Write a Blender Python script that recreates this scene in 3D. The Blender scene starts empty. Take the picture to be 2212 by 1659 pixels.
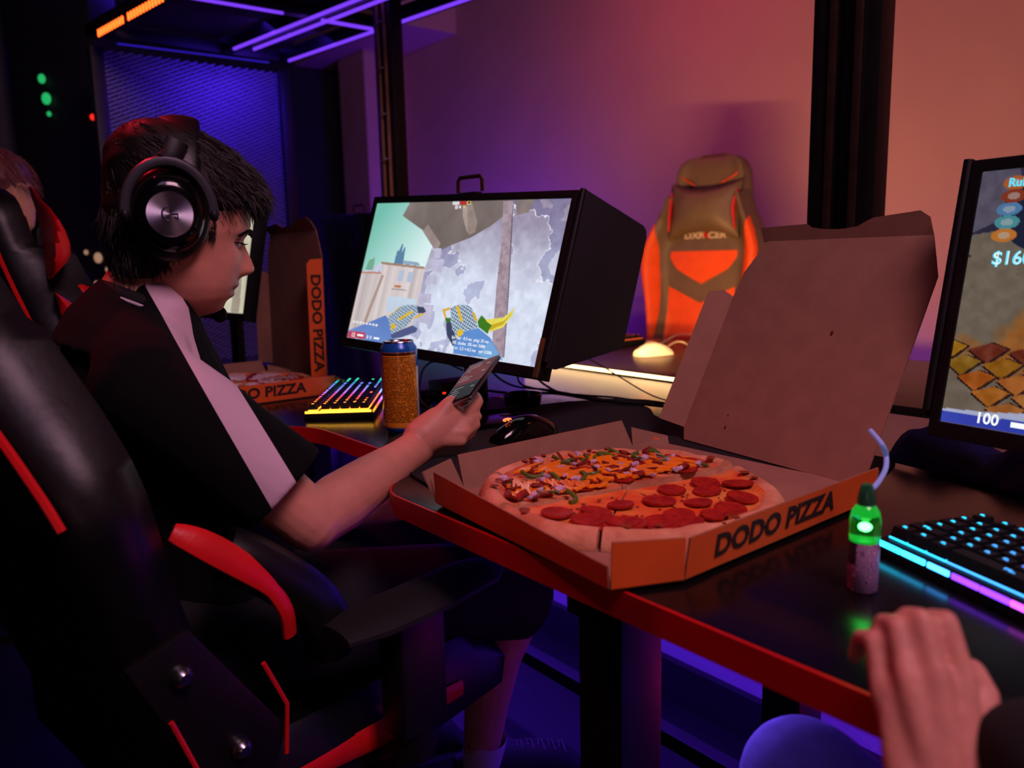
import bpy, bmesh, math, random
import numpy as np
from math import sin, cos, pi, radians, atan2, sqrt, tan
from mathutils import Vector, Matrix, Euler, noise as mnoise

random.seed(7)
SC = bpy.context.scene
COL = SC.collection

# ------------------------------------------------------------------ camera
FPX, PITCH, ROLL = 1700.0, radians(9.03), radians(1.3)
EYE = Vector((0, 0, 1.055))
cf = Vector((0, cos(PITCH), -sin(PITCH)))
r0 = Vector((1, 0, 0)); u0 = Vector((0, sin(PITCH), cos(PITCH)))
cr = r0 * cos(ROLL) - u0 * sin(ROLL)
cu = u0 * cos(ROLL) + r0 * sin(ROLL)
cam_d = bpy.data.cameras.new('camera')
cam = bpy.data.objects.new('camera', cam_d)
COL.objects.link(cam)
cam_d.sensor_width = 36.0
cam_d.lens = FPX / 2212 * 36
cam_d.clip_start = 0.02
cam_d.dof.use_dof = True
cam_d.dof.focus_distance = 1.15
cam_d.dof.aperture_fstop = 4.0
mw = Matrix.Identity(4)
for i in range(3):
    mw[i][0] = cr[i]; mw[i][1] = cu[i]; mw[i][2] = -cf[i]; mw[i][3] = EYE[i]
cam.matrix_world = mw
SC.camera = cam

# ------------------------------------------------------------------ look
SC.view_settings.view_transform = 'Standard'
SC.view_settings.look = 'None'
SC.view_settings.exposure = 0.0
SC.view_settings.gamma = 1.0
SC.view_settings.use_curve_mapping = False
w = bpy.data.worlds.new('world'); SC.world = w; w.use_nodes = True
bg = w.node_tree.nodes['Background']
bg.inputs[0].default_value = (0.10, 0.03, 0.14, 1); bg.inputs[1].default_value = 0.02

# desk frame: u runs along the desk to the far left, n runs across it to the back wall
TH = radians(38.9)
def D(u, n, z=0.0):
    return Vector((-sin(TH) * u + cos(TH) * n, cos(TH) * u + sin(TH) * n, z))
DESK_ROT = -(pi / 2 - TH)          # local x = -u (to the right), local y = n

def area(name, loc, target, size, color, power, sy=None, spread=None):
    d = bpy.data.lights.new(name, 'AREA'); d.size = size
    if sy: d.shape = 'RECTANGLE'; d.size_y = sy
    d.color = color; d.energy = power
    if spread: d.spread = radians(spread)
    o = bpy.data.objects.new(name, d); COL.objects.link(o)
    o.location = loc
    o.rotation_euler = (Vector(target) - Vector(loc)).to_track_quat('-Z', 'Y').to_euler()
    return o
def point(name, loc, color, power, r=0.05):
    d = bpy.data.lights.new(name, 'POINT'); d.color = color; d.energy = power; d.shadow_soft_size = r
    o = bpy.data.objects.new(name, d); COL.objects.link(o); o.location = loc
    return o

# club lamps on the ceiling behind and beside the camera
area('ceiling_lamp_rose', (0.75, -0.25, 2.7), (-0.1, 1.1, 0.8), 0.7, (1.0, 0.52, 0.68), 32)
area('ceiling_lamp_violet', (0.1, -0.4, 2.75), (0.1, 1.0, 0.7), 0.5, (0.75, 0.45, 1.0), 2)
area('ceiling_lamp_red', (-1.15, 1.45, 2.35), (-0.5, 1.02, 1.2), 0.2, (1.0, 0.02, 0.05), 1.1, spread=50)
# wall washers over the far aisle
area('wall_washer_orange', D(-0.2, 2.2, 2.5), D(0.0, 3.4, 1.4), 0.25, (1.0, 0.22, 0.08), 5)
area('wall_washer_rose', D(2.6, 2.3, 2.7), D(2.3, 3.4, 1.6), 0.3, (1.0, 0.07, 0.22), 5)
area('floor_washer_blue', D(3.9, 2.95, 0.35), D(4.2, 3.4, 1.0), 0.5, (0.10, 0.015, 1.0), 26)
area('floor_washer_blue', D(1.6, 2.95, 0.20), D(1.8, 3.4, 0.7), 0.5, (0.14, 0.02, 1.0), 3)
area('aisle_lamp_blue', D(4.6, 1.0, 2.4), D(3.8, 1.0, 1.0), 0.5, (0.07, 0.02, 1.0), 2.5)
# blue tubes fixed below the desks
area('under_desk_blue', D(1.0, 1.14, 0.70), D(1.0, 1.40, 0.25), 3.2, (0.12, 0.02, 1.0), 25, sy=0.04)
area('under_desk_blue', D(2.6, 1.0, 0.55), D(2.0, 0.9, 0.0), 0.6, (0.12, 0.015, 1.0), 6, sy=0.1)
# warm strip between the two desk rows shines on the seat opposite
area('warm_strip_glow', D(1.35, 1.535, 0.80), D(1.75, 2.6, 1.05), 0.8, (1.0, 0.50, 0.17), 7.5, sy=0.03, spread=110)
area('under_desk_blue', D(0.62, 0.70, 0.68), D(0.25, 0.55, 0.55), 0.12, (0.20, 0.09, 1.0), 3.2)
point('under_desk_fill_red', D(0.35, 1.05, 0.40), (1.0, 0.02, 0.08), 0.9, 0.03)  # red fill added for the rim along the boy's shin
area('low_fill_rose', (-0.15, -0.9, 0.9), (0.0, 1.4, 0.3), 0.5, (1.0, 0.45, 0.5), 0.8)  # unseen rose fill added low behind the camera to lift the dark calf

# ------------------------------------------------------------------ survey helpers (picture point -> real point)
def ray(x, y):
    return cf + cr * ((x - 1106) / FPX) - cu * ((y - 829.5) / FPX)
def atz(x, y, z):
    d = ray(x, y); return EYE + d * ((z - EYE.z) / d.z)
def P(x, y, depth):
    d = ray(x, y); return EYE + d * (depth / d.y)

# ------------------------------------------------------------------ materials
def L(*c):
    out = []
    for v in c[:3]:
        v = v / 255.0
        out.append(v / 12.92 if v <= 0.04045 else ((v + 0.055) / 1.055) ** 2.4)
    return (*out, 1.0)
def mat(name, col, rough=0.5, metal=0.0, em=None, es=0.0, var=0.0, vscale=20.0, bump=0.0, bscale=200.0,
        spec=0.5, trans=0.0, col2=None, coat=0.0, sss=0.0, ior=1.45, sheen=0.0):
    m = bpy.data.materials.new(name); m.use_nodes = True
    nt = m.node_tree; b = nt.nodes['Principled BSDF']
    b.inputs['Base Color'].default_value = col
    b.inputs['Roughness'].default_value = rough
    b.inputs['Metallic'].default_value = metal
    b.inputs['Specular IOR Level'].default_value = spec
    b.inputs['Transmission Weight'].default_value = trans
    b.inputs['Coat Weight'].default_value = coat
    b.inputs['Sheen Weight'].default_value = sheen
    b.inputs['IOR'].default_value = ior
    if sss:
        b.inputs['Subsurface Weight'].default_value = sss
        b.inputs['Subsurface Radius'].default_value = (0.010, 0.004, 0.002)
        b.inputs['Subsurface Scale'].default_value = 1.0
    if em is not None:
        b.inputs['Emission Color'].default_value = em
        b.inputs['Emission Strength'].default_value = es
    tc = None
    if var or bump or col2:
        tc = nt.nodes.new('ShaderNodeTexCoord')
    if var or col2:
        nz = nt.nodes.new('ShaderNodeTexNoise'); nz.inputs['Scale'].default_value = vscale
        nz.inputs['Detail'].default_value = 5
        nt.links.new(tc.outputs['Object'], nz.inputs['Vector'])
        mx = nt.nodes.new('ShaderNodeMix'); mx.data_type = 'RGBA'
        rp = nt.nodes.new('ShaderNodeMapRange')
        rp.inputs[1].default_value = 0.35; rp.inputs[2].default_value = 0.65
        nt.links.new(nz.outputs[0], rp.inputs[0])
        nt.links.new(rp.outputs[0], mx.inputs[0])
        mx.inputs[6].default_value = col
        c2 = col2 or tuple(min(1, max(0, c * (1 - var))) for c in col[:3]) + (1,)
        mx.inputs[7].default_value = c2
        nt.links.new(mx.outputs[2], b.inputs['Base Color'])
    if bump:
        n2 = nt.nodes.new('ShaderNodeTexNoise'); n2.inputs['Scale'].default_value = bscale
        nt.links.new(tc.outputs['Object'], n2.inputs['Vector'])
        bp = nt.nodes.new('ShaderNodeBump'); bp.inputs['Strength'].default_value = bump
        bp.inputs['Distance'].default_value = 0.002
        nt.links.new(n2.outputs[0], bp.inputs['Height'])
        nt.links.new(bp.outputs[0], b.inputs['Normal'])
    return m
def glow(name, col, es):
    return mat(name, (0.02, 0.02, 0.02, 1), 0.4, em=col, es=es)

BLACK = mat('black_plastic', L(15, 15, 19), 0.5, var=0.3, bump=0.08, bscale=600, spec=0.3)
GLOSSBLACK = mat('gloss_black', L(8, 8, 10), 0.12, var=0.2)
MATTE = mat('matte_black', L(20, 20, 26), 0.75, bump=0.15, bscale=900, var=0.25)
METALBLK = mat('black_painted_steel', L(22, 18, 18), 0.45, metal=0.3, var=0.4, bump=0.1, bscale=80)
RUBBER = mat('rubber', L(10, 10, 10), 0.8, var=0.2)
STEEL = mat('steel', L(170, 170, 175), 0.25, metal=1.0, var=0.15)
LEATHER = mat('black_leather', L(13, 12, 14), 0.42, var=0.3, bump=0.18, bscale=60, spec=0.45)
REDLEATHER = mat('red_leather', L(215, 22, 26), 0.42, var=0.12, bump=0.3, bscale=90)
ORANGELEATHER = mat('orange_red_leather', L(246, 88, 30), 0.5, var=0.1, bump=0.25, bscale=120)
BROWNLEATHER = mat('dark_leather_front', L(112, 92, 76), 0.5, var=0.15, bump=0.3, bscale=120)

# ------------------------------------------------------------------ mesh builder
class MB:
    def __init__(s):
        s.v = []; s.f = []; s.m = []
    def add(s, vs, fs, m=0):
        o = len(s.v); s.v += [Vector(v) for v in vs]
        s.f += [tuple(i + o for i in f) for f in fs]; s.m += [m] * len(fs)
        return s
    def box(s, c, size, R=None, m=0):
        x, y, z = [a / 2 for a in size]
        vs = [Vector((i * x, j * y, k * z)) for k in (-1, 1) for j in (-1, 1) for i in (-1, 1)]
        if R is not None: vs = [R @ v for v in vs]
        c = Vector(c)
        return s.add([v + c for v in vs], [(0, 2, 3, 1), (4, 5, 7, 6), (0, 1, 5, 4), (2, 6, 7, 3), (0, 4, 6, 2), (1, 3, 7, 5)], m)
    def loft(s, rings, m=0, cap=True, closed=True):
        k = len(rings[0]); vs = [p for r in rings for p in r]; fs = []
        for i in range(len(rings) - 1):
            for j in range(k if closed else k - 1):
                a = i * k + j; b = i * k + (j + 1) % k
                fs.append((a, b, b + k, a + k))
        if cap:
            fs.append(tuple(range(k))[::-1]); fs.append(tuple((len(rings) - 1) * k + j for j in range(k)))
        return s.add(vs, fs, m)
    def tube(s, pts, r, seg=10, m=0, flat=1.0, cap=True, up=None):
        pts = [Vector(p) for p in pts]
        rs = r if isinstance(r, (list, tuple)) else [r] * len(pts)
        rings = []; t0 = None; a = None
        for i, p in enumerate(pts):
            t = (pts[min(i + 1, len(pts) - 1)] - pts[max(i - 1, 0)])
            if t.length < 1e-9: t = Vector((0, 0, 1))
            t.normalize()
            if a is None:
                ref = Vector(up) if up else (Vector((0, 0, 1)) if abs(t.z) < 0.9 else Vector((1, 0, 0)))
                a = (ref - t * ref.dot(t)).normalized()
            else:
                a = (a - t * a.dot(t)).normalized()
            b = t.cross(a)
            rr = rs[i]
            ra, rb = (rr if isinstance(rr, tuple) else (rr * flat, rr))
            rings.append([p + a * ra * cos(2 * pi * j / seg) + b * rb * sin(2 * pi * j / seg) for j in range(seg)])
        return s.loft(rings, m, cap)
    def limb(s, pts, r, seg=16, m=0, up=None):
        """tube with round ends"""
        pts = [Vector(p) for p in pts]; rs = list(r)
        def mx(q): return max(q) if isinstance(q, tuple) else q
        def sc(q, k): return (q[0] * k, q[1] * k) if isinstance(q, tuple) else q * k
        d0 = (pts[0] - pts[1]).normalized(); d1 = (pts[-1] - pts[-2]).normalized()
        A = []; RA = []
        for a in (80, 55, 30):
            A.append(pts[0] + d0 * mx(rs[0]) * sin(radians(a))); RA.append(sc(rs[0], cos(radians(a))))
        B = []; RB = []
        for a in (30, 55, 80):
            B.append(pts[-1] + d1 * mx(rs[-1]) * sin(radians(a))); RB.append(sc(rs[-1], cos(radians(a))))
        return s.tube(A + pts + B, RA + rs + RB, seg, m, up=up)
    def lathe(s, prof, seg=32, m=0, c=(0, 0, 0), R=None, cap=True):
        c = Vector(c); rings = []
        for r, z in prof:
            ring = [Vector((r * cos(2 * pi * j / seg), r * sin(2 * pi * j / seg), z)) for j in range(seg)]
            if R is not None: ring = [R @ p for p in ring]
            rings.append([p + c for p in ring])
        return s.loft(rings, m, cap)
    def ell(s, c, r, R=None, m=0, seg=20, rows=12):
        prof = [(max(1e-4, cos(a)), sin(a)) for a in [(-pi / 2) + pi * i / rows for i in range(rows + 1)]]
        c = Vector(c); rings = []
        for q, z in prof:
            ring = [Vector((q * cos(2 * pi * j / seg) * r[0], q * sin(2 * pi * j / seg) * r[1], z * r[2])) for j in range(seg)]
            if R is not None: ring = [R @ p for p in ring]
            rings.append([p + c for p in ring])
        return s.loft(rings, m)
    def prism(s, poly, ext, m=0, mback=None, mside=None):
        """poly: 3-D outline (front); ext: vector to the back outline"""
        k = len(poly); poly = [Vector(p) for p in poly]; ext = Vector(ext)
        nrm = Vector((0, 0, 0))
        for i in range(k):
            a, b = poly[i], poly[(i + 1) % k]; nrm += a.cross(b)
        if nrm.dot(ext) > 0: poly = poly[::-1]
        o = len(s.v)
        s.v += poly + [p + ext for p in poly]
        s.f.append(tuple(o + i for i in range(k))); s.m.append(m)
        s.f.append(tuple(o + k + i for i in range(k))[::-1]); s.m.append(m if mback is None else mback)
        for i in range(k):
            j = (i + 1) % k
            s.f.append((o + j, o + i, o + k + i, o + k + j)); s.m.append(m if mside is None else mside)
        return s
    def mesh(s, name, mats, bevel=0.0, seg=2, angle=35, recalc=True, smooth=True):
        me = bpy.data.meshes.new(name)
        me.from_pydata([tuple(v) for v in s.v], [], s.f)
        for m_ in mats: me.materials.append(m_)
        me.polygons.foreach_set('material_index', s.m)
        bm = bmesh.new(); bm.from_mesh(me)
        if recalc: bmesh.ops.recalc_face_normals(bm, faces=bm.faces)
        if bevel:
            ed = [e for e in bm.edges if len(e.link_faces) == 2 and e.calc_face_angle(0) > radians(30)]
            bmesh.ops.bevel(bm, geom=ed, offset=bevel, segments=seg, affect='EDGES', profile=0.6, clamp_overlap=True)
        bm.to_mesh(me); bm.free()
        if smooth:
            me.polygons.foreach_set('use_smooth', [True] * len(me.polygons))
            me.set_sharp_from_angle(angle=radians(angle))
        me.update()
        return me
    def build(s, name, mats, parent=None, loc=None, rotz=None, kind=None, label=None, **kw):
        if not isinstance(mats, (list, tuple)): mats = [mats]
        o = bpy.data.objects.new(name, s.mesh(name, mats, **kw)); COL.objects.link(o)
        if parent is not None: o.parent = parent
        if loc is not None: o.location = loc
        if rotz is not None: o.rotation_euler = (0, 0, rotz)
        if kind: o['kind'] = kind
        if label: o['label'] = label
        return o
def thing(name, label, cat, loc=(0, 0, 0), rotz=0.0, group=None, mtx=None):
    o = bpy.data.objects.new(name, None); COL.objects.link(o)
    o.empty_display_size = 0.02
    if mtx is not None: o.matrix_world = mtx
    else: o.location = loc; o.rotation_euler = (0, 0, rotz)
    o['label'] = label; o['category'] = cat
    if group: o['group'] = group
    return o
def tag(o, label, cat, group=None):
    o['label'] = label; o['category'] = cat
    if group: o['group'] = group
    return o
def frame(loc, x, z):
    """matrix with local x along x, z near z"""
    x = Vector(x).normalized(); z = Vector(z); z = (z - x * z.dot(x)).normalized(); y = z.cross(x)
    m = Matrix.Identity(4)
    for i in range(3): m[i][0] = x[i]; m[i][1] = y[i]; m[i][2] = z[i]; m[i][3] = loc[i]
    return m
def fuse(mb, name, mats, voxel, smooth=2, parent=None, paint=None, label=None):
    """one continuous skin over overlapping closed shapes"""
    me = mb.mesh(name + '_raw', [mats[0]], smooth=False)
    o = bpy.data.objects.new(name + '_raw', me); COL.objects.link(o)
    md = o.modifiers.new('r', 'REMESH'); md.mode = 'VOXEL'; md.voxel_size = voxel; md.use_smooth_shade = True
    if smooth:
        sm = o.modifiers.new('s', 'SMOOTH'); sm.factor = 0.5; sm.iterations = smooth
    dg = bpy.context.evaluated_depsgraph_get()
    out = bpy.data.meshes.new_from_object(o.evaluated_get(dg)); out.name = name
    bpy.data.objects.remove(o); bpy.data.meshes.remove(me)
    out.materials.clear()
    for m_ in mats: out.materials.append(m_)
    n = len(out.polygons)
    out.polygons.foreach_set('use_smooth', [True] * n)
    mi = np.zeros(n, dtype=np.int32)
    if paint:
        c = np.zeros(n * 3); out.polygons.foreach_get('center', c); mi = paint(c.reshape(-1, 3)).astype(np.int32)
    out.polygons.foreach_set('material_index', mi)
    out.update()
    ob = bpy.data.objects.new(name, out); COL.objects.link(ob)
    if parent is not None: ob.parent = parent
    if label: ob['label'] = label
    return ob
def text_mesh(s, size, bold=0.0, ext=0.0004, align='CENTER', space=1.0):
    c = bpy.data.curves.new('lettering', 'FONT'); c.body = s; c.size = size; c.align_x = align; c.align_y = 'CENTER'
    c.offset = bold; c.extrude = ext; c.space_character = space; c.resolution_u = 3
    o = bpy.data.objects.new('t', c); COL.objects.link(o)
    dg = bpy.context.evaluated_depsgraph_get()
    me = bpy.data.meshes.new_from_object(o.evaluated_get(dg))
    bpy.data.objects.remove(o); bpy.data.curves.remove(c)
    return me
def text(name, s, size, m, mtx, parent=None, sx=1.0, **kw):
    """mtx: frame whose x is the reading direction and z the facing direction, in parent space"""
    me = text_mesh(s, size, **kw); me.materials.clear(); me.materials.append(m)
    if sx != 1.0: me.transform(Matrix.Scale(sx, 4, (1, 0, 0)))
    me.transform(mtx)
    me.name = name
    o = bpy.data.objects.new(name, me); COL.objects.link(o)
    if parent is not None: o.parent = parent
    return o

# ------------------------------------------------------------------ the room
WALLM = mat('painted_wall', L(196, 150, 142), 0.85, var=0.06, vscale=3, bump=0.25, bscale=260)
DARKWALL = mat('dark_wall', L(40, 34, 46), 0.85, var=0.2, vscale=4, bump=0.2, bscale=120)
FLOORM = mat('dark_floor', L(13, 9, 13), 0.5, var=0.35, vscale=6, bump=0.1, bscale=60)
CEILM = mat('dark_ceiling', L(34, 26, 26), 0.9, var=0.3, vscale=5)
def slab(name, u0_, u1_, n0, n1, z0, z1, m, kind='structure', parent=None, bevel=0.0, **kw):
    """box in the desk frame, origin at its base centre"""
    c = D((u0_ + u1_) / 2, (n0 + n1) / 2, z0)
    mb = MB().box((0, 0, (z1 - z0) / 2), (abs(u1_ - u0_), abs(n1 - n0), z1 - z0))
    if parent is not None:
        mb = MB().box((-(u0_ + u1_) / 2, (n0 + n1) / 2, (z0 + z1) / 2), (abs(u1_ - u0_), abs(n1 - n0), z1 - z0))
        return mb.build(name, m, parent, bevel=bevel, **kw)
    return mb.build(name, m, loc=c, rotz=DESK_ROT, kind=kind, bevel=bevel, **kw)
def root(name, label, cat, group=None):
    """thing whose local frame is (right along the desk, away across it, up)"""
    return thing(name, label, cat, (0, 0, 0), DESK_ROT, group)

slab('floor', -2.6, 6.3, -2.6, 3.5, -0.1, 0.0, FLOORM)
slab('ceiling', -2.6, 6.3, -2.6, 3.5, 3.0, 3.1, CEILM)
slab('wall_back', -2.6, 6.3, 3.4, 3.5, 0.0, 3.0, WALLM)
slab('wall_left', 6.2, 6.3, -2.6, 3.4, 0.0, 3.0, DARKWALL)
slab('wall_right', -2.6, -2.5, -2.6, 3.4, 0.0, 3.0, DARKWALL)
slab('wall_front', -2.5, 6.2, -2.6, -2.5, 0.0, 3.0, DARKWALL)
slab('trim_1', 5.45, 5.85, 3.05, 3.4, 0.0, 2.62, WALLM)          # pilaster beside the wall end
slab('trim_2', 4.75, 6.2, 2.85, 3.4, 2.62, 3.0, WALLM)           # duct box under the ceiling
slab('baseboard_back', -2.5, 5.45, 3.385, 3.4, 0.0, 0.08, MATTE)
slab('wall_end_partition', 4.9, 5.0, -1.2, 1.0, 0.0, 2.5, mat('smoked_panel', L(14, 12, 30), 0.5, var=0.2, vscale=3))
# lit edge of that partition
BLUEGLOW = glow('blue_led', (0.05, 0.02, 0.9, 1), 0.45)
t = tag(slab('light_strip', 4.88, 4.9, 1.0, 1.015, 0.3, 2.5, BLUEGLOW, kind=None),
        'dim blue upright light strip on the edge of the dark partition at far left', 'light strip')

# ------------------------------------------------------------------ desks
DESKTOP = mat('black_desk_laminate', L(13, 12, 14), 0.22, var=0.35, vscale=30, bump=0.05, bscale=700, spec=0.6)
REDEDGE = mat('red_edge_band', L(190, 14, 22), 0.4, var=0.1)
PANELM = mat('pale_divider_panel', L(170, 170, 185), 0.5, var=0.08)
def desk_poly():
    pts = [(-0.95, 0.51), (0.86, 0.51)]
    for i in range(9):                                   # eases into the seat cut-out
        t_ = i / 8; pts.append((0.88 + 0.16 * t_, 0.51 + 0.117 * (3 * t_ * t_ - 2 * t_ ** 3)))
    for i in range(9):
        t_ = i / 8; pts.append((1.33 + 0.22 * t_, 0.627 - 0.117 * (3 * t_ * t_ - 2 * t_ ** 3)))
    pts += [(2.62, 0.51)]
    return pts
fp = desk_poly()
desk = root('gaming_desk', 'long black desk with red front edge under the open pizza box', 'desk')
top = [(-a, b, 0.75) for a, b in fp] + [(-2.62, 1.475, 0.75), (0.95, 1.475, 0.75)]
MB().prism(top, (0, 0, -0.026)).build('desk_top', DESKTOP, desk, bevel=0.0015)
edge = [(-a, b - 0.0005, 0.7502) for a, b in fp]
rings = [[Vector((x, y, 0.7502)), Vector((x, y - 0.004, 0.7502)), Vector((x, y - 0.004, 0.722)), Vector((x, y, 0.722))] for x, y, z in edge]
MB().loft(rings).build('edge_band', REDEDGE, desk)
for uu in (-0.75, 0.54, 1.95):
    for nn, dx in ((0.575, 0), (1.0, -0.05)):
        MB().box((-(uu - dx), nn, 0.362), (0.062, 0.062, 0.722)).box((-(uu - dx), nn, 0.004), (0.08, 0.08, 0.008)).build('leg', METALBLK, desk, bevel=0.002)
    MB().box((-(uu + 0.025), 0.79, 0.70), (0.04, 0.5, 0.04)).build('crossbar', METALBLK, desk, bevel=0.002)
MB().box((-0.62, 1.05, 0.18), (2.5, 0.03, 0.03)).build('crossbar', METALBLK, desk, bevel=0.002)
slab('divider_panel', -0.95, 2.62, 1.40, 1.41, 0.10, 0.72, PANELM, parent=desk)
slab('divider_foot', -0.95, 2.62, 1.38, 1.43, 0.0, 0.10, MATTE, parent=desk)
desk2 = root('gaming_desk', 'black desk opposite, behind the warm light strip', 'desk')
MB().prism([(-2.62, 1.562, 0.75), (-2.62, 2.25, 0.75), (0.95, 2.25, 0.75), (0.95, 1.562, 0.75)], (0, 0, -0.026)).build(
    'desk_top', mat('opposite_desktop', L(34, 28, 26), 0.33, var=0.3, vscale=30, bump=0.05, bscale=500), desk2, bevel=0.0015)
for uu in (-0.75, 0.7, 2.5):
    for nn in (1.61, 2.15):
        MB().box((-uu, nn, 0.362), (0.06, 0.06, 0.722)).build('leg', METALBLK, desk2, bevel=0.002)
WARM = glow('warm_led', (1.0, 0.62, 0.28, 1), 5.5)
tag(slab('light_strip', 0.82, 1.78, 1.487, 1.497, 0.7535, 0.7605, WARM, kind=None),
    'bright warm white light strip between the two desk rows', 'light strip')
CYAN = glow('teal_led', (0.05, 0.55, 0.50, 1), 0.8)
tag(slab('light_strip', 1.8, 2.6, 1.487, 1.497, 0.7535, 0.7605, CYAN, kind=None),
    'dim teal light strip seen under the lit gaming monitor', 'light strip')

# ------------------------------------------------------------------ overhead frame
VIOLET = glow('violet_led', (0.20, 0.045, 1.0, 1), 1.15)
ORG = glow('orange_led', (1.0, 0.11, 0.012, 1), 4.0)
frame_t = root('overhead_frame', 'black metal frame over the desks carrying violet light tubes', 'frame')
def skew(u): return (3.5 - u) * 0.14                       # the frame runs slightly askew of the desks
def bar(pa, pb, s_, z, nm, m=METALBLK):
    a = Vector((-pa[0], pa[1], z + s_ / 2)); b = Vector((-pb[0], pb[1], z + s_ / 2)); d_ = (b - a).normalized(); n_ = Vector((-d_.y, d_.x, 0)) * s_ / 2; h_ = Vector((0, 0, s_ / 2))
    MB().loft([[p - n_ - h_, p + n_ - h_, p + n_ + h_, p - n_ + h_] for p in (a, b)]).build(nm, m, frame_t, bevel=0.002)
def beam(n, u_a, u_b, z=1.955, s_=0.05, nm='beam'):
    bar((u_a, n + skew(u_a)), (u_b, n + skew(u_b)), s_, z, nm)
def cross(u, n_a, n_b, z=1.955, s_=0.045):
    bar((u, n_a), (u, n_b), s_, z, 'cross_beam')
beam(1.585, 0.9, 3.56); beam(1.315, 0.9, 3.56); beam(0.82, 0.9, 3.60)
cross(2.86, 0.95, 1.37); cross(2.86, 1.43, 1.64); cross(3.55, 0.85, 1.55); cross(1.7, 1.10, 1.53)
def led(u_a, u_b, n, z, m=VIOLET):
    MB().tube([(-u_a, n + skew(u_a), z), (-u_b, n + skew(u_b), z)], 0.0065, 8, up=(0, 0, 1)).build('light_tube', m, frame_t)
led(1.0, 3.46, 1.558, 1.945)
led(1.0, 3.40, 1.283, 1.945); led(1.0, 3.36, 1.347, 1.945)
MB().tube([(-2.835, 1.42, 1.945), (-2.83, 1.63, 1.945)], 0.0065, 8).build('light_tube', VIOLET, frame_t)
MB().tube([(-2.85, 0.95, 1.945), (-2.835, 1.27, 1.945)], 0.0055, 8).build('light_tube', VIOLET, frame_t)
MB().tube([(-3.50, 0.87, 1.925), (-3.46, 1.47, 1.925)], 0.003, 8).build('light_tube', BLUEGLOW, frame_t)
MESHP = mat('brown_mesh_panel', L(78, 52, 50), 0.7, var=0.35, vscale=60, bump=0.6, bscale=300)
for (ua, ub, na, nb) in ((1.75, 2.82, 0.85, 1.28), (2.9, 3.52, 0.85, 1.28), (1.75, 2.82, 1.35, 1.55), (2.9, 3.52, 1.35, 1.55)):
    MB().prism([(-ua, na + skew(ua), 2.012), (-ub, na + skew(ub), 2.012), (-ub, nb + skew(ub), 2.012), (-ua, nb + skew(ua), 2.012)], (0, 0, 0.008)).build('ceiling_panel', MESHP, frame_t)
o = MB()
base_led = MB().loft([[Vector((-u_, .800 + skew(u_) + dn, 1.93 + dz)) for dn, dz in ((-.009, 0), (.009, 0), (.009, .025), (-.009, .025))] for u_ in (2.3, 3.47)]).build('dash_light_housing', MATTE, frame_t)
dash = MB().box((0, 0, 0), (0.0085, 0.006, 0.026)).mesh('dash_light', [ORG], bevel=0.0015)
k = 0; uu = 3.45
while uu > 2.3:
    d_ = bpy.data.objects.new('dash_light', dash); COL.objects.link(d_); d_.parent = base_led
    d_.location = (-uu, 0.788 + skew(uu), 1.942)
    uu -= 0.025; k += 1
    if k % 12 == 10: uu -= 0.03
# posts: two slim profiles tied together
BRASS = mat('brown_anodised_profile', L(190, 136, 84), 0.5, metal=0.1, var=0.25)
def post(uu, nn, wd, label, grp=None, n_ties=7, rails=BRASS):
    t = root('frame_post', label, 'post')
    zt = 1.952
    MB().box((-uu - wd * 0.34, nn, zt / 2), (wd * 0.30, 0.05, zt)).build('column', METALBLK, t, bevel=0.002)
    MB().box((-uu + wd * 0.37, nn, zt / 2), (wd * 0.24, 0.05, zt)).build('column', METALBLK, t, bevel=0.002)
    MB().box((-uu, nn + 0.02, zt / 2), (wd * 0.42, 0.006, zt)).build('back_strip', MATTE, t)
    for dx in (-0.17, 0.20):
        MB().box((-uu + wd * dx, nn - 0.029, zt / 2), (wd * 0.10, 0.008, zt - 0.01)).build('rail', rails, t, bevel=0.001)
    for i in range(n_ties):
        z = 0.95 + i * 0.155
        MB().tube([(-uu - wd * 0.24, nn - 0.036, z), (-uu, nn - 0.037, z + 0.004), (-uu + wd * 0.30, nn - 0.036, z + 0.002)], 0.0016, 6).ell(
            (-uu + wd * 0.10, nn - 0.038, z + 0.004), (0.004, 0.004, 0.004), seg=8, rows=5).build('cable_tie', mat('pale_tie', L(190, 180, 170), 0.4, var=0.1), t)
    return t
post(2.55, 1.53, 0.115, 'slim black frame post with brown rails behind the lit monitor')
post(0.825, 1.53, 0.14, 'wide double black frame post behind the pizza box lid', n_ties=0, rails=mat('dark_rail', L(54, 34, 30), 0.45, metal=0.3, var=0.4))
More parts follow.
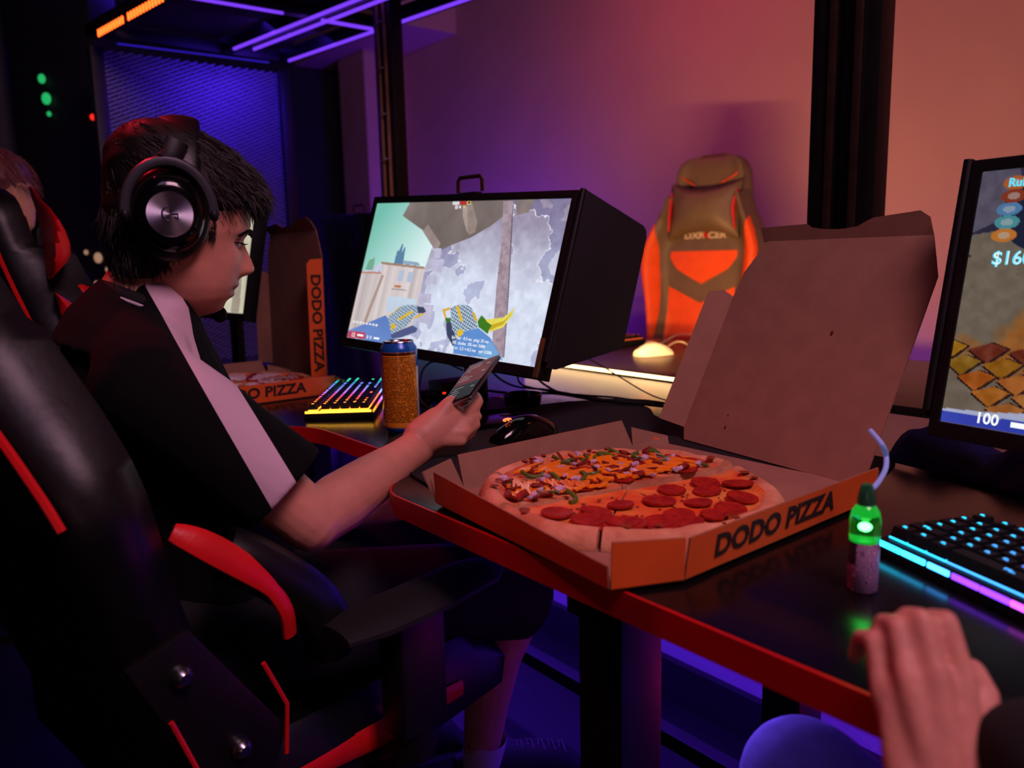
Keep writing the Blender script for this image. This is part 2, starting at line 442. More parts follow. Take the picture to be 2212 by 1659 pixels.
# expanded metal partition at the end of the row
PERF = mat('expanded_metal', L(120, 120, 135), 0.45, metal=0.4, var=0.1)
part = root('mesh_partition', 'tall metal mesh partition lit blue behind the boy', 'partition')
part.location = D(0.02, 0.10); 
for (na, nb, nm) in ((0.69, 0.74, 'upright'), (1.475, 1.525, 'upright')):
    slab(nm, 3.575, 3.625, na, nb, 0.0, 1.93, METALBLK, parent=part, bevel=0.002)
for sgn, th_, pitch_ in ((1, 0.0075, 0.0165), (-1, 0.0022, 0.033)):
    mb = MB(); na, nb, za, zb = 0.742, 1.473, 0.12, 1.925
    sl = tan(radians(24)) * sgn
    z = za - abs(sl) * (nb - na)
    while z < zb + abs(sl) * (nb - na):
        za_, zb_ = (z, z + sl * (nb - na))
        a = [na, za_]; b = [nb, zb_]
        # clip
        def clip(p, q):
            (n1, z1), (n2, z2) = p, q
            if z1 == z2: return (p, q) if za < z1 < zb else None
            ts = sorted(((za - z1) / (z2 - z1), (zb - z1) / (z2 - z1)))
            t0, t1 = max(0, ts[0]), min(1, ts[1])
            if t1 - t0 < 0.01: return None
            return ((n1 + (n2 - n1) * t0, z1 + (z2 - z1) * t0), (n1 + (n2 - n1) * t1, z1 + (z2 - z1) * t1))
        c_ = clip(a, b)
        if c_:
            (n1, z1), (n2, z2) = c_; h = th_ / 2; y = 3.6 + 0.002 * sgn
            mb.add([(-y, n1, z1 - h), (-y, n2, z2 - h), (-y, n2, z2 + h), (-y, n1, z1 + h),
                    (-y - 0.002, n1, z1 - h), (-y - 0.002, n2, z2 - h), (-y - 0.002, n2, z2 + h), (-y - 0.002, n1, z1 + h)],
                   [(0, 1, 2, 3), (7, 6, 5, 4), (0, 4, 5, 1), (3, 2, 6, 7), (0, 3, 7, 4), (1, 5, 6, 2)])
        z += pitch_
    mb.build('mesh_sheet', PERF, part, kind='stuff', recalc=False)
area('partition_washer_blue', D(3.05, 1.45, 1.93), D(3.6, 1.4, 1.0), 0.3, (0.08, 0.02, 1.0), 11)

# ------------------------------------------------------------------ monitors
def cgrid(name, W_, H_, nx, ny, img, strength, parent, y=-0.0005):
    """emissive display: a grid of points that carries the picture as point colours"""
    xs = np.linspace(-W_ / 2, W_ / 2, nx); zs = np.linspace(H_ / 2, -H_ / 2, ny)
    X, Z = np.meshgrid(xs, zs)
    v = np.stack([X.ravel(), np.full(X.size, y), Z.ravel()], 1)
    i, j = np.meshgrid(np.arange(ny - 1), np.arange(nx - 1), indexing='ij'); a = (i * nx + j).ravel()
    f = np.stack([a, a + nx, a + nx + 1, a + 1], 1)
    me = bpy.data.meshes.new(name)
    me.vertices.add(len(v)); me.vertices.foreach_set('co', v.ravel())
    me.loops.add(f.size); me.loops.foreach_set('vertex_index', f.ravel().astype(np.int32))
    me.polygons.add(len(f)); me.polygons.foreach_set('loop_start', np.arange(0, f.size, 4, dtype=np.int32))
    me.polygons.foreach_set('loop_total', np.full(len(f), 4, dtype=np.int32))
    me.update(); me.validate()
    c = img.reshape(-1, 3) / 255.0
    lin = np.where(c <= 0.04045, c / 12.92, ((c + 0.055) / 1.055) ** 2.4)
    at = me.color_attributes.new('picture', 'FLOAT_COLOR', 'POINT')
    at.data.foreach_set('color', np.concatenate([lin, np.ones((len(lin), 1))], 1).ravel().astype(np.float32))
    m = bpy.data.materials.new(name + '_light'); m.use_nodes = True; nt = m.node_tree
    b = nt.nodes['Principled BSDF']; b.inputs['Base Color'].default_value = (0.01, 0.01, 0.01, 1); b.inputs['Roughness'].default_value = 0.35
    ca = nt.nodes.new('ShaderNodeVertexColor'); ca.layer_name = 'picture'
    nt.links.new(ca.outputs[0], b.inputs['Emission Color']); b.inputs['Emission Strength'].default_value = strength
    me.materials.append(m)
    o = bpy.data.objects.new(name, me); COL.objects.link(o); o.parent = parent
    return o
class Paint:
    def __init__(s, nx, ny, bgc):
        s.nx, s.ny = nx, ny; s.im = np.zeros((ny, nx, 3)); s.im[:] = bgc
        s.U, s.V = np.meshgrid((np.arange(nx)) / (nx - 1), (np.arange(ny)) / (ny - 1))
        s.H = np.eye(3)
    def homog(s, quad):
        """quad: TL,TR,BR,BL in survey coordinates -> unit square"""
        A = []; B = []
        for (x, y), (u, v) in zip(quad, ((0, 0), (1, 0), (1, 1), (0, 1))):
            A.append([x, y, 1, 0, 0, 0, -u * x, -u * y]); B.append(u)
            A.append([0, 0, 0, x, y, 1, -v * x, -v * y]); B.append(v)
        h = np.linalg.solve(np.array(A, float), np.array(B, float)); s.H = np.append(h, 1).reshape(3, 3)
    def uv(s, x, y):
        q = s.H @ np.array([x, y, 1.0]); return q[0] / q[2], q[1] / q[2]
    def inside(s, pts):
        p = [s.uv(*q) for q in pts]; ins = np.zeros(s.U.shape, bool)
        for i in range(len(p)):
            (x1, y1), (x2, y2) = p[i], p[(i + 1) % len(p)]
            if y1 == y2: continue
            c = ((y1 > s.V) != (y2 > s.V)) & (s.U < (x2 - x1) * (s.V - y1) / (y2 - y1) + x1)
            ins ^= c
        return ins
    def poly(s, pts, col, n=None, amp=0):
        m = s.inside(pts); c = np.array(col, float) * np.ones(s.im.shape)
        if n is not None: c = c + (n[..., None] - 0.5) * 2 * amp
        s.im[m] = c[m]; return m
def fbm(nx, ny, base, octs, seed):
    rg = np.random.RandomState(seed); out = np.zeros((ny, nx)); tot = 0
    for o_ in range(octs):
        k = base * 2 ** o_; kx = k; ky = max(2, int(k * ny / nx))
        g = rg.rand(ky + 2, kx + 2)
        x = np.linspace(0, kx, nx); y = np.linspace(0, ky, ny)
        xi = np.minimum(x.astype(int), kx); yi = np.minimum(y.astype(int), ky)
        fx = x - xi; fy = y - yi; fx = fx * fx * (3 - 2 * fx); fy = fy * fy * (3 - 2 * fy)
        a = g[yi][:, xi]; b = g[yi][:, xi + 1]; c = g[yi + 1][:, xi]; d = g[yi + 1][:, xi + 1]
        out += (a * (1 - fx) + b * fx) * (1 - fy)[:, None] * 0.5 ** o_ + (c * (1 - fx) + d * fx) * fy[:, None] * 0.5 ** o_
        tot += 0.5 ** o_
    return out / tot

def make_monitor(label, mtx, img, strength, shields=(), stand=True, group=None, nx=448, ny=252, foot_z=0.7505):
    t = thing('gaming_monitor', label, 'monitor', group='monitors on the desks', mtx=mtx)
    W_, H_ = 0.543, 0.303
    # bezel ring + back shell
    o_ = [(-.284, -.171), (.284, -.171), (.284, .166), (-.284, .166)]
    i_ = [(-W_ / 2, -H_ / 2), (W_ / 2, -H_ / 2), (W_ / 2, H_ / 2), (-W_ / 2, H_ / 2)]
    mb = MB()
    vs = [(x, -0.004, z) for x, z in o_] + [(x, -0.004, z) for x, z in i_] + [(x, 0.0, z) for x, z in i_] + [(x, 0.03, z) for x, z in o_] + [(x * 0.7, 0.05, z * 0.7) for x, z in o_]
    fs = []
    for i in range(4):
        j = (i + 1) % 4
        fs += [(i, j, j + 4, i + 4), (i + 4, j + 4, j + 8, i + 8), (i, i + 12, j + 12, j), (i + 12, i + 16, j + 16, j + 12)]
    fs += [(8, 9, 10, 11), (16, 19, 18, 17)]
    mb.add(vs, fs).build('housing', BLACK, t, bevel=0.0015)
    cgrid('screen', W_, H_, nx, ny, img, strength, t, y=-0.001)
    for (side, length) in shields:
        x = side * 0.291
        pts = []
        z0, z1, y1 = -0.15, 0.168, length
        pts = [(x, 0.0, z0), (x, y1 * 0.12, z0 + 0.002), (x, y1 * 0.94, z0 + 0.075), (x, y1, z0 + 0.095), (x, y1, z1 - 0.02), (x, y1 - 0.006, z1 - 0.006), (x, y1 - 0.02, z1), (x, 0.0, z1)]
        MB().prism(pts, (side * 0.005, 0, 0)).build('side_shield', MATTE, t, bevel=0.0015)
        MB().tube([(x, 0.0, z0 + 0.01), (x, 0.0, z1)], 0.006, 12).build('hinge_rod', BLACK, t)
    if stand:
        inv = mtx.inverted()
        foot = mtx @ Vector((0, 0.075, 0)); foot.z = foot_z
        up = Vector((0, 0, 1)); R3 = inv.to_3x3()
        f0 = inv @ foot; upl = R3 @ up
        head = f0 + upl * (mtx.translation.z - 0.75 + 0.16)
        neck = MB(); rt = Vector((1, 0, 0)); rt = (rt - upl * rt.dot(upl)).normalized(); bk = upl.cross(rt)
        R = Matrix((rt, bk, upl)).transposed()
        neck.box((f0 + head) / 2, (0.05, 0.022, (head - f0).length), R)
        neck.build('stand_column', BLACK, t, bevel=0.004)
        mb = MB(); mb.lathe([(0.0001, 0), (0.095, 0), (0.098, 0.003), (0.095, 0.008), (0.03, 0.012), (0.0001, 0.012)], 36, c=f0, R=R)
        mb.build('stand_base', BLACK, t)
        mb = MB(); mb.box(f0 + upl * (mtx.translation.z - 0.75), (0.09, 0.05, 0.09), R)
        mb.build('mount', BLACK, t, bevel=0.004)
        # carry handle on top of the column
        hd = head + upl * 0.0
        pts = [hd + rt * a + upl * b for a, b in ((-0.034, 0), (-0.034, 0.022), (-0.028, 0.03), (0.028, 0.03), (0.034, 0.022), (0.034, 0))]
        MB().tube(pts, 0.004, 8).build('carry_handle', mat('handle_metal', L(120, 80, 60), 0.3, metal=0.9, var=0.2), t)
    return t
def mon_matrix(c, yaw, tilt, roll=0.0):
    X = Vector((cos(yaw), sin(yaw), 0)); N = Vector((sin(yaw), -cos(yaw), 0))
    Z = N * -sin(tilt) + Vector((0, 0, cos(tilt)))
    X2 = X * cos(roll) + Z * sin(roll); Z2 = Z * cos(roll) - X * sin(roll)
    Y = Z2.cross(X2)
    m = Matrix.Identity(4)
    for i in range(3): m[i][0] = X2[i]; m[i][1] = Y[i]; m[i][2] = Z2[i]; m[i][3] = c[i]
    return m

# picture on the lit monitor: plaster wall, sky, rooftops, two gloved hands
NX, NY = 560, 312
g = Paint(NX, NY, (205, 208, 226))
g.homog([(372, 165), (1965, 103), (1675, 1500), (112, 1250)])
na = fbm(NX, NY, 5, 6, 3); nb = fbm(NX, NY, 9, 6, 11); nc = fbm(NX, NY, 40, 3, 5)
up = np.clip(1.25 - g.V * 1.9 + (na - 0.5) * 1.2 - (g.U - 0.5) * 0.5, 0, 1)
wall = (1 - up[..., None]) * np.array([222, 230, 250.]) + up[..., None] * np.array([158, 148, 172.])
peel = (nb > 0.50 + 0.10 * g.V) & (nb < 0.72)
wall = np.where(peel[..., None], wall * 0.80 + np.array([6, 6, 22.]), wall)
rim = (np.abs(nb - (0.50 + 0.10 * g.V)) < 0.007)
wall = np.where(rim[..., None], np.array([238, 240, 252.]), wall) + (nc[..., None] - 0.5) * 34
g.im[:] = wall
sky = [(340, 140), (640, 140), (575, 262), (740, 380), (815, 505), (750, 690), (400, 645), (200, 730)]
m_ = g.inside(sky)
sx = np.clip((g.U * 3.0 + g.V * 1.2) / 1.3 - 0.15, 0, 1)[..., None]
g.im[m_] = ((1 - sx) * np.array([118, 196, 178.]) + sx * np.array([226, 250, 250.]))[m_]
g.poly([(640, 150), (575, 262), (745, 378), (870, 540), (1000, 480), (1130, 430), (1300, 330), (1400, 250), (1480, 120)], (124, 112, 108), na, 34)
g.poly([(780, 330), (735, 380), (815, 505), (855, 535), (882, 480)], (158, 140, 138), nc, 12)
g.poly([(1060, 185), (1140, 150), (1182, 300), (1165, 385), (1112, 412), (1062, 260)], (150, 134, 126), nc, 14)
g.poly([(1062, 185), (1100, 170), (1100, 400), (1062, 260)], (172, 156, 148), nc, 10)
g.poly([(1502, 120), (1660, 112), (1600, 222), (1503, 246)], (138, 124, 122), nc, 12)
bld = [(240, 722), (400, 712), (410, 650), (755, 685), (700, 960), (640, 1200), (420, 1260), (110, 1240)]
st = fbm(NX, 6, 60, 2, 8)[2][None, :] * np.ones((NY, 1))
g.poly(bld, (216, 204, 204), st, 30)
g.poly([(400, 632), (755, 672), (750, 690), (398, 652)], (170, 134, 116))
g.poly([(240, 712), (400, 716), (398, 730), (238, 728)], (196, 138, 116))
g.poly([(545, 700), (590, 705), (570, 790), (525, 788)], (186, 198, 222)); g.poly([(620, 712), (665, 718), (645, 800), (602, 795)], (182, 196, 222))
g.poly([(400, 740), (420, 742), (250, 1180), (225, 1178)], (178, 150, 142))
g.poly([(505, 820), (558, 826), (554, 843), (500, 838)], (196, 120, 84))
g.poly([(480, 848), (610, 862), (609, 868), (480, 855)], (140, 130, 134))
g.poly([(450, 910), (690, 935), (650, 1060), (430, 1040)], (196, 212, 232), nb, 18)
g.poly([(500, 648), (528, 545), (545, 540), (570, 485), (578, 490), (565, 560), (590, 510), (596, 515), (575, 650)], (96, 136, 170))
g.poly([(575, 620), (700, 635), (715, 665), (575, 650)], (150, 176, 200))
g.poly([(300, 620), (350, 600), (330, 700), (270, 700)], (120, 176, 150))
for q in ([(815, 610), (915, 605), (890, 720), (800, 700)], [(770, 740), (850, 740), (840, 815), (750, 815)], [(700, 890), (805, 890), (800, 970), (695, 965)], [(690, 970), (825, 985), (790, 1150), (660, 1110)], [(840, 520), (890, 520), (880, 600), (825, 600)]):
    g.poly(q, (196, 192, 218), nc, 14)
g.poly([(1395, 135), (1478, 128), (1466, 480), (1440, 900), (1405, 1420), (1300, 1400), (1345, 800), (1380, 480)], (166, 146, 158), fbm(NX, NY, 70, 2, 21), 22)
g.poly([(1462, 300), (1478, 128), (1480, 128), (1445, 900), (1410, 1420), (1403, 1420), (1436, 900)], (112, 100, 116))
def tri(mask, s_=16, rot=0.35):
    x = g.U * NX; y = g.V * NY
    a = (x * cos(rot) + y * sin(rot)); b_ = (y * cos(rot) - x * sin(rot)); p_ = 6.0
    ln = np.minimum.reduce([np.abs((a / p_) % 1 - .5), np.abs((b_ / p_) % 1 - .5), np.abs(((a + b_) / p_) % 1 - .5)])
    c = np.where((ln < 0.10)[..., None], np.array([214, 232, 240.]), np.array([34, 78, 132.]))
    g.im[mask] = c[mask]
# left arm and glove
g.poly([(110, 1200), (330, 1110), (430, 1068), (480, 1150), (490, 1260), (420, 1310), (110, 1240)], (104, 138, 206), na, 22)
g.poly([(470, 1225), (560, 1185), (650, 1150), (690, 1175), (680, 1205), (560, 1250), (480, 1265)], (82, 92, 140))
tri(g.inside([(448, 1080), (500, 1045), (560, 992), (640, 980), (695, 990), (690, 1040), (640, 1110), (600, 1160), (475, 1225)]))
g.poly([(685, 992), (740, 1000), (762, 1035), (740, 1052), (695, 1050)], (62, 72, 98))
g.poly([(640, 1100), (700, 1060), (760, 1045), (700, 1085)], (226, 186, 44))
g.poly([(525, 1100), (640, 1028), (660, 1040), (545, 1112)], (232, 188, 40))
g.poly([(470, 1150), (500, 1130), (515, 1160), (475, 1195)], (226, 186, 44)); g.poly([(540, 1000), (565, 990), (470, 1070), (455, 1075)], (226, 186, 44))
# right arm, glove and curved blade
g.poly([(1250, 1100), (1400, 1085), (1470, 1030), (1495, 985), (1475, 1065), (1400, 1165), (1290, 1205)], (238, 226, 92), nc, 12)
g.poly([(1280, 1150), (1400, 1115), (1470, 1045), (1400, 1140), (1290, 1190)], (206, 176, 40))
g.poly([(892, 1020), (960, 1000), (968, 1015), (918, 1035), (938, 1120), (922, 1110)], (226, 180, 60))
g.poly([(918, 1090), (965, 1090), (965, 1130), (925, 1125)], (60, 120, 40))
g.poly([(925, 1130), (965, 1120), (1010, 1260), (985, 1330), (930, 1230)], (62, 70, 104))
tri(g.inside([(960, 1010), (1000, 985), (1100, 980), (1140, 1010), (1160, 1070), (1190, 1165), (1080, 1200), (1020, 1250), (975, 1180)]))
g.poly([(1003, 992), (1030, 990), (1065, 1108), (1048, 1128)], (236, 190, 40)); g.poly([(1140, 1035), (1165, 1050), (1185, 1110), (1165, 1120)], (226, 180, 40))
g.poly([(985, 1385), (990, 1280), (1080, 1200), (1190, 1170), (1290, 1250), (1400, 1440)], (96, 146, 214), na, 20)
g.poly([(1180, 1390), (1290, 1280), (1310, 1300), (1400, 1440), (1250, 1420)], (120, 172, 226))
g.poly([(1015, 1190), (1060, 1180), (1070, 1220), (1020, 1255)], (232, 196, 50))
g.poly([(1185, 1118), (1205, 1085), (1220, 1065), (1245, 1090), (1262, 1118), (1306, 1150), (1285, 1180), (1270, 1222), (1230, 1190), (1195, 1165)], (64, 126, 34))
# interface blocks
g.poly([(130, 1195), (265, 1210), (262, 1265), (112, 1250)], (196, 70, 96)); g.poly([(980, 142), (1035, 140), (1035, 168), (980, 170)], (225, 225, 230))
g.poly([(1040, 139), (1092, 137), (1092, 166), (1040, 167)], (196, 50, 48)); g.poly([(1098, 137), (1132, 136), (1130, 166), (1098, 167)], (230, 200, 120))
g.poly([(1105, 143), (1125, 142), (1124, 158), (1105, 159)], (60, 40, 30))
g.poly([(1000, 172), (1026, 171), (1024, 202), (998, 203)], (236, 200, 210)); g.poly([(1034, 174), (1050, 174), (1048, 196), (1032, 196)], (230, 240, 250)); g.poly([(1068, 174), (1082, 173), (1080, 194), (1067, 195)], (236, 214, 120))
for a in range(8):
    g.poly([(165 + a * 26, 1112 + a * 4), (182 + a * 26, 1115 + a * 4), (180 + a * 26, 1132 + a * 4), (163 + a * 26, 1129 + a * 4)], (240, 240, 244))
M1 = mon_matrix((-0.1223, 1.5646, 1.0252), -0.7255, 0.3052, -0.0488)
mon1 = make_monitor('lit gaming monitor with black side shield behind the tall can', M1, np.clip(g.im, 0, 255), 0.92, shields=((1, 0.215),), nx=NX, ny=NY, foot_z=0.7534)
WHITE = glow('screen_white', (0.95, 0.97, 1, 1), 1.0)
def scr(parent, s, u, v, size, m=WHITE, align='LEFT', bold=0.0, **kw):
    x = (u - 0.5) * 0.543; z = (0.5 - v) * 0.303
    text('screen_text', s, size, m, frame((x, -0.0016, z), (1, 0, 0), (0, -1, 0)), parent, align=align, bold=bold, ext=0.0, **kw)
for s, x, y in (('fps  var:  0.3 ms  ping: 35 ms', 975, 1247), ('0%  choke:  0% ver: 5686', 980, 1290), ('1.0 sv:  2.3 +-0.2 ms   var: 0.006', 960, 1330)):
    u_, v_ = g.uv(x, y); scr(mon1, s, u_, v_, 0.0085, bold=0.0001)
u_, v_ = g.uv(150, 1228); scr(mon1, '12', u_, v_, 0.013, bold=0.0002)
u_, v_ = g.uv(275, 1248); scr(mon1, '0  0', u_, v_, 0.010, bold=0.0002)
for a, b in (((200, 1230), 0.02), ((330, 1255), 0.018)):
    u_, v_ = g.uv(*a); x = (u_ - .5) * .543; z = (.5 - v_) * .303
    MB().box((x + 0.01, -0.0016, z), (b, 0.0003, 0.004)).build('screen_bar', WHITE, mon1)
MB().box((0.279, -0.006, -0.135), (0.010, 0.004, 0.07)).build('silver_trim', mat('warm_silver', L(190, 160, 110), 0.3, metal=0.9, var=0.1), mon1, bevel=0.001)

# second monitor, at the right edge of the picture
M2 = mon_matrix((0.6822, 0.7202, 0.9961), -1.0492, 0.1794)
NX2, NY2 = 420, 234
h = Paint(NX2, NY2, (120, 110, 100))
na = fbm(NX2, NY2, 6, 5, 4); nb = fbm(NX2, NY2, 7, 5, 9); nc = fbm(NX2, NY2, 50, 2, 6)
c1 = np.array([124, 112, 96.]); c2 = np.array([104, 116, 176.]); c3 = np.array([170, 104, 46.])
k1 = np.clip((na - 0.45) * 5, 0, 1)[..., None] * np.clip((h.V - 0.2) * 2.5, 0, 1)[..., None]; k2 = np.clip((nb - 0.56) * 8, 0, 1)[..., None] * np.clip((h.V - 0.3) * 3, 0, 1)[..., None]
h.im[:] = c1 * (1 - k1) + c2 * k1; h.im[:] = h.im * (1 - k2) + c3 * k2 + (nc[..., None] - 0.5) * 26
def hp(pts, col, n=None, amp=0): h.poly(pts, col, n, amp)
hp([(0, 0), (1, 0), (1, .30), (.35, .26), (.12, .22), (0, .25)], (50, 48, 74), na, 26)
hp([(0, .0), (.08, 0), (.10, .16), (.0, .24)], (98, 92, 112), nc, 14)
cx_, cy_ = 0.17, 0.165
rr = ((h.U - cx_) / 0.115) ** 2 + ((h.V - cy_) / 0.165) ** 2
h.im[rr < 1] = (26, 38, 62); h.im[(rr < .9) & (nb > .52)] = (40, 96, 104); h.im[(rr < .9) & (na > .58)] = (92, 90, 106)
for i, (a, b, c) in enumerate(((.075, .055, (196, 104, 50)), (.075, .105, (150, 60, 36)), (.07, .155, (90, 140, 190)), (.07, .205, (80, 160, 170)), (.068, .255, (214, 130, 50)))):
    q = ((h.U - a) / 0.026) ** 2 + ((h.V - b) / 0.026) ** 2
    h.im[q < 1] = c; h.im[q < .25] = np.array(c) * 0.4 + 120
leaf = (nc > 0.55) & (na > 0.42) & (h.V > 0.33) & (h.V < 0.41 + 0.1 * (h.U < .08)); h.im[leaf] = (62, 66, 46)
rg = random.Random(5)
for row in range(5):
    for k in range(16):
        x = -0.05 + k * 0.085 + row * 0.035; y = 0.70 + row * 0.055 - 0.05 * k * 0.0; dy = -0.03
        c = (rg.randint(150, 196), rg.randint(86, 120), rg.randint(20, 50)) if rg.random() < .7 else (120, 52, 34)
        hp([(x - .002, y + .008), (x + .05, y - .034), (x + .09, y - .012), (x + .045, y + .062)], (40, 22, 26))
        hp([(x, y), (x + .048, y - .03), (x + .082, y - .012), (x + .042, y + .05)], c, nc, 24)
hp([(0, .945), (.1, .935), (.4, .875), (1, .80), (1, 1), (0, 1)], (206, 214, 250), na, 20)
hp([(0, .955), (.1, .955), (.4, .93), (1, .90), (1, 1), (0, 1)], (70, 90, 214), na, 24)
mon2 = make_monitor('monitor at the right edge showing orange tiles and a score readout', M2, np.clip(h.im, 0, 255), 0.62, shields=((-1, 0.06),), nx=NX2, ny=NY2)
CY = glow('screen_cyan', (0.1, 0.75, 1.0, 1), 1.0)
scr(mon2, '$16000', .052, .345, 0.022, CY, bold=0.0006); scr(mon2, 'Ruins', .06, .055, 0.014, CY, bold=0.0004)
scr(mon2, '$16000', .0535, .345, 0.022, WHITE, bold=-0.0002)
for s, y in (('ANDREW', .055), ('faster', .105), ('kaNe', .155), ('TIGS', .205), ('VOVA', .255)):
    scr(mon2, s, .115 if s != 'ANDREW' else .14, y, 0.010, WHITE, bold=0.0003)
scr(mon2, '100', .075, .963, 0.018, WHITE, bold=0.0004)
MB().box(((.20 - .5) * .543, -0.0016, (.5 - .968) * .303), (0.055, 0.0004, 0.006)).build('screen_bar', WHITE, mon2)

# third monitor behind the boy's face
NX3, NY3 = 200, 112
q = Paint(NX3, NY3, (206, 200, 176)); n3 = fbm(NX3, NY3, 8, 4, 2)
q.im += (n3[..., None] - .5) * 60
q.poly([(.80, .0), (.9, .0), (.88, .5), (.80, .45)], (128, 112, 104), n3, 30); q.poly([(.84, .55), (.93, .5), (.95, 1), (.86, 1)], (150, 138, 124), n3, 40)
q.poly([(.6, .2), (.7, .2), (.7, .9), (.62, .9)], (232, 228, 196), n3, 20)
C3 = P(447, 558, 2.3)
M3 = mon_matrix(C3, -0.80, 0.20)

# ------------------------------------------------------------------ dark equipment cabinet with pilot lamps, far left
cab = thing('equipment_cabinet', 'dark cabinet far left with two green lamps and a red one', 'cabinet', P(140, 500, 3.95) * 1.0)
cab.location.z = 0.0; cw = cab.location.copy()
MB().box((0.02, 0.15, 1.4), (0.40, 0.28, 2.8)).build('body', mat('cabinet_dark', L(14, 12, 22), 0.6, var=0.2), cab, bevel=0.01)
GRN = glow('green_lamp', (0.03, 0.9, 0.25, 1), 0.5); RDL = glow('red_lamp_far', (1.0, 0.02, 0.01, 1), 1.5); BEI = glow('beige_lamp', (1.0, 0.55, 0.35, 1), 0.35); BLL = glow('blue_lamp', (0.04, 0.04, 1.0, 1), 1.0)
for (x, y, r_, m_) in ((90, 170, .022, GRN), (100, 213, .028, GRN), (106, 246, .012, GRN), (200, 253, .014, RDL), (212, 557, .026, BEI), (186, 545, .012, BEI), (233, 582, .014, BEI), (208, 612, .012, BEI), (182, 600, .010, BLL), (182, 636, .008, BLL), (184, 662, .008, BLL)):
    p = P(x, y, 3.94) - cw
    MB().ell(p, (r_ * .8, .01, r_), seg=12, rows=8).build('lamp', m_, cab)
make_monitor('bright cream screen half hidden behind the boy with headphones', M3, np.clip(q.im, 0, 255), 0.95, nx=NX3, ny=NY3)

# ------------------------------------------------------------------ pizza boxes
KRAFT = mat('kraft_cardboard', L(150, 108, 88), 0.9, var=0.12, vscale=25, bump=0.12, bscale=500)
KRAFTDARK = mat('corrugated_edge', L(150, 104, 78), 0.9, var=0.3, vscale=90)
ORBOX = mat('orange_printed_cardboard', L(228, 92, 30), 0.6, var=0.08, vscale=20)
INK = mat('dark_brown_ink', L(44, 22, 16), 0.7, var=0.1)
GREASE = mat('grease_spot', L(84, 34, 24), 0.4, var=0.2)
def make_box(label, mtx, lid, flap_side, base_text='DODO PIZZA', dots=False, tshift=0.0, w_=0.375, d_=0.43, skew=0.0):
    """local: x to the right, y away, z up, origin at base centre; +x side carries the lettering; hinge at +y"""
    t = thing('pizza_box', label, 'pizza box', mtx=mtx, group='open pizza boxes')
    T = 0.0022; hx, hy, hz = w_ / 2, d_ / 2, 0.042
    cc = 0.055
    fy = -hy + skew                                      # front edge runs back towards the left
    base = [(-hx, -hy + .085, 0), (-hx + .03, fy, 0), (hx - .03, -hy - skew * .3, 0), (hx, -hy + .06, 0), (hx, hy - .055, 0), (hx - .028, hy, 0), (-hx + .028, hy, 0), (-hx, hy - .055, 0)]
    MB().prism(base, (0, 0, T), m=0, mback=1, mside=2).build('base_panel', [ORBOX, KRAFT, KRAFTDARK], t, smooth=False)
    def wall(a, b, name, out, h0=hz, h1=hz, lean=0.006, cut0=0.0, cut1=0.0, mo=0, mi=1):
        a = Vector((*a, T)); b = Vector((*b, T)); o3 = Vector((*out, 0)).normalized()
        dr = (b - a).normalized()
        pts = [a, b, b + o3 * lean - dr * cut1 + Vector((0, 0, h1)), a + o3 * lean + dr * cut0 + Vector((0, 0, h0))]
        mb = MB(); mb.prism([p + o3 * T for p in pts], -o3 * T, m=0, mback=1, mside=2)
        return mb.build(name, [ORBOX, KRAFT, KRAFTDARK], t, smooth=False)
    rw = wall((hx, -hy + .06), (hx, hy - .055), 'right_wall', (1, 0))
    wall((-hx, -hy + .085), (-hx, hy - .055), 'left_wall', (-1, 0), cut0=0.0, cut1=0.012, lean=0.012)
    wall((-hx + .03, fy), (hx - .03, -hy - skew * .3), 'front_wall', (0, -1), lean=0.002, h0=0.040, h1=0.022)
    wall((hx - .03, -hy - skew * .3), (hx, -hy + .06), 'corner_flap', (0.9, -0.5), h0=0.046, h1=hz, lean=0.004)
    wall((-hx, -hy + .085), (-hx + .03, fy), 'corner_flap', (-0.5, -0.8), h0=0.040, h1=0.040, lean=0.016)
    wall((hx, hy - .055), (hx - .028, hy), 'corner_flap', (1, 0.5), h0=hz - .004, h1=0.012)
    wall((-hx, hy - .055), (-hx + .028, hy), 'corner_flap', (-1, 0.5), h0=0.03, h1=0.012)
    # lettering on the right wall
    nm = text('lettering', base_text, 0.033, INK, frame((hx + T + 0.0038, tshift, T + hz * 0.52), (0, 1, 0), (1, 0, -0.15)), rw, bold=0.0009, space=1.0, sx=1.08)
    nm.location = (0, 0, 0)
    # air hole
    MB().lathe([(0.0001, 0), (0.0085, 0), (0.0085, 0.0005), (0.0001, 0.0005)], 20, c=(hx - 0.05, hy - 0.075, T + 0.0002)).build('air_hole', INK, t)
    # lid in its own frame
    lm = lid; LW, LH = 0.345, 0.356
    def q3(x, y, z=0): return lm @ Vector((x, z, y))
    lp = [(-LW / 2, 0.004), (LW / 2, 0.0), (LW / 2, 0.292), (LW / 2 - 0.028, LH), (-LW / 2 + 0.006, LH), (-LW / 2, 0.345), (-LW / 2 - 0.0, 0.262)]
    lp = [(-LW / 2 + 0.010, 0.0), (LW / 2, 0.0), (LW / 2, 0.296), (LW / 2 - 0.026, LH), (-LW / 2 + 0.030, LH), (-LW / 2 + 0.004, 0.30), (-LW / 2, 0.255), (-LW / 2, 0.02)]
    nback = (lm.to_3x3() @ Vector((0, 1, 0))).normalized() * T
    lidp = MB().prism([q3(*p) for p in lp], nback, m=1, mback=0, mside=2).build('lid', [ORBOX, KRAFT, KRAFTDARK], t, smooth=False)
    # top tuck flap folded towards the viewer, with a thumb notch
    fl = [(-LW / 2 + 0.022, LH), (-LW / 2 + 0.016, LH + 0.020)]
    fl += [(-0.062, LH + 0.022), (-0.052, LH + 0.0165), (-0.03, LH + 0.0135), (0.0, LH + 0.0125), (0.028, LH + 0.015), (0.046, LH + 0.022), (0.056, LH + 0.025)]
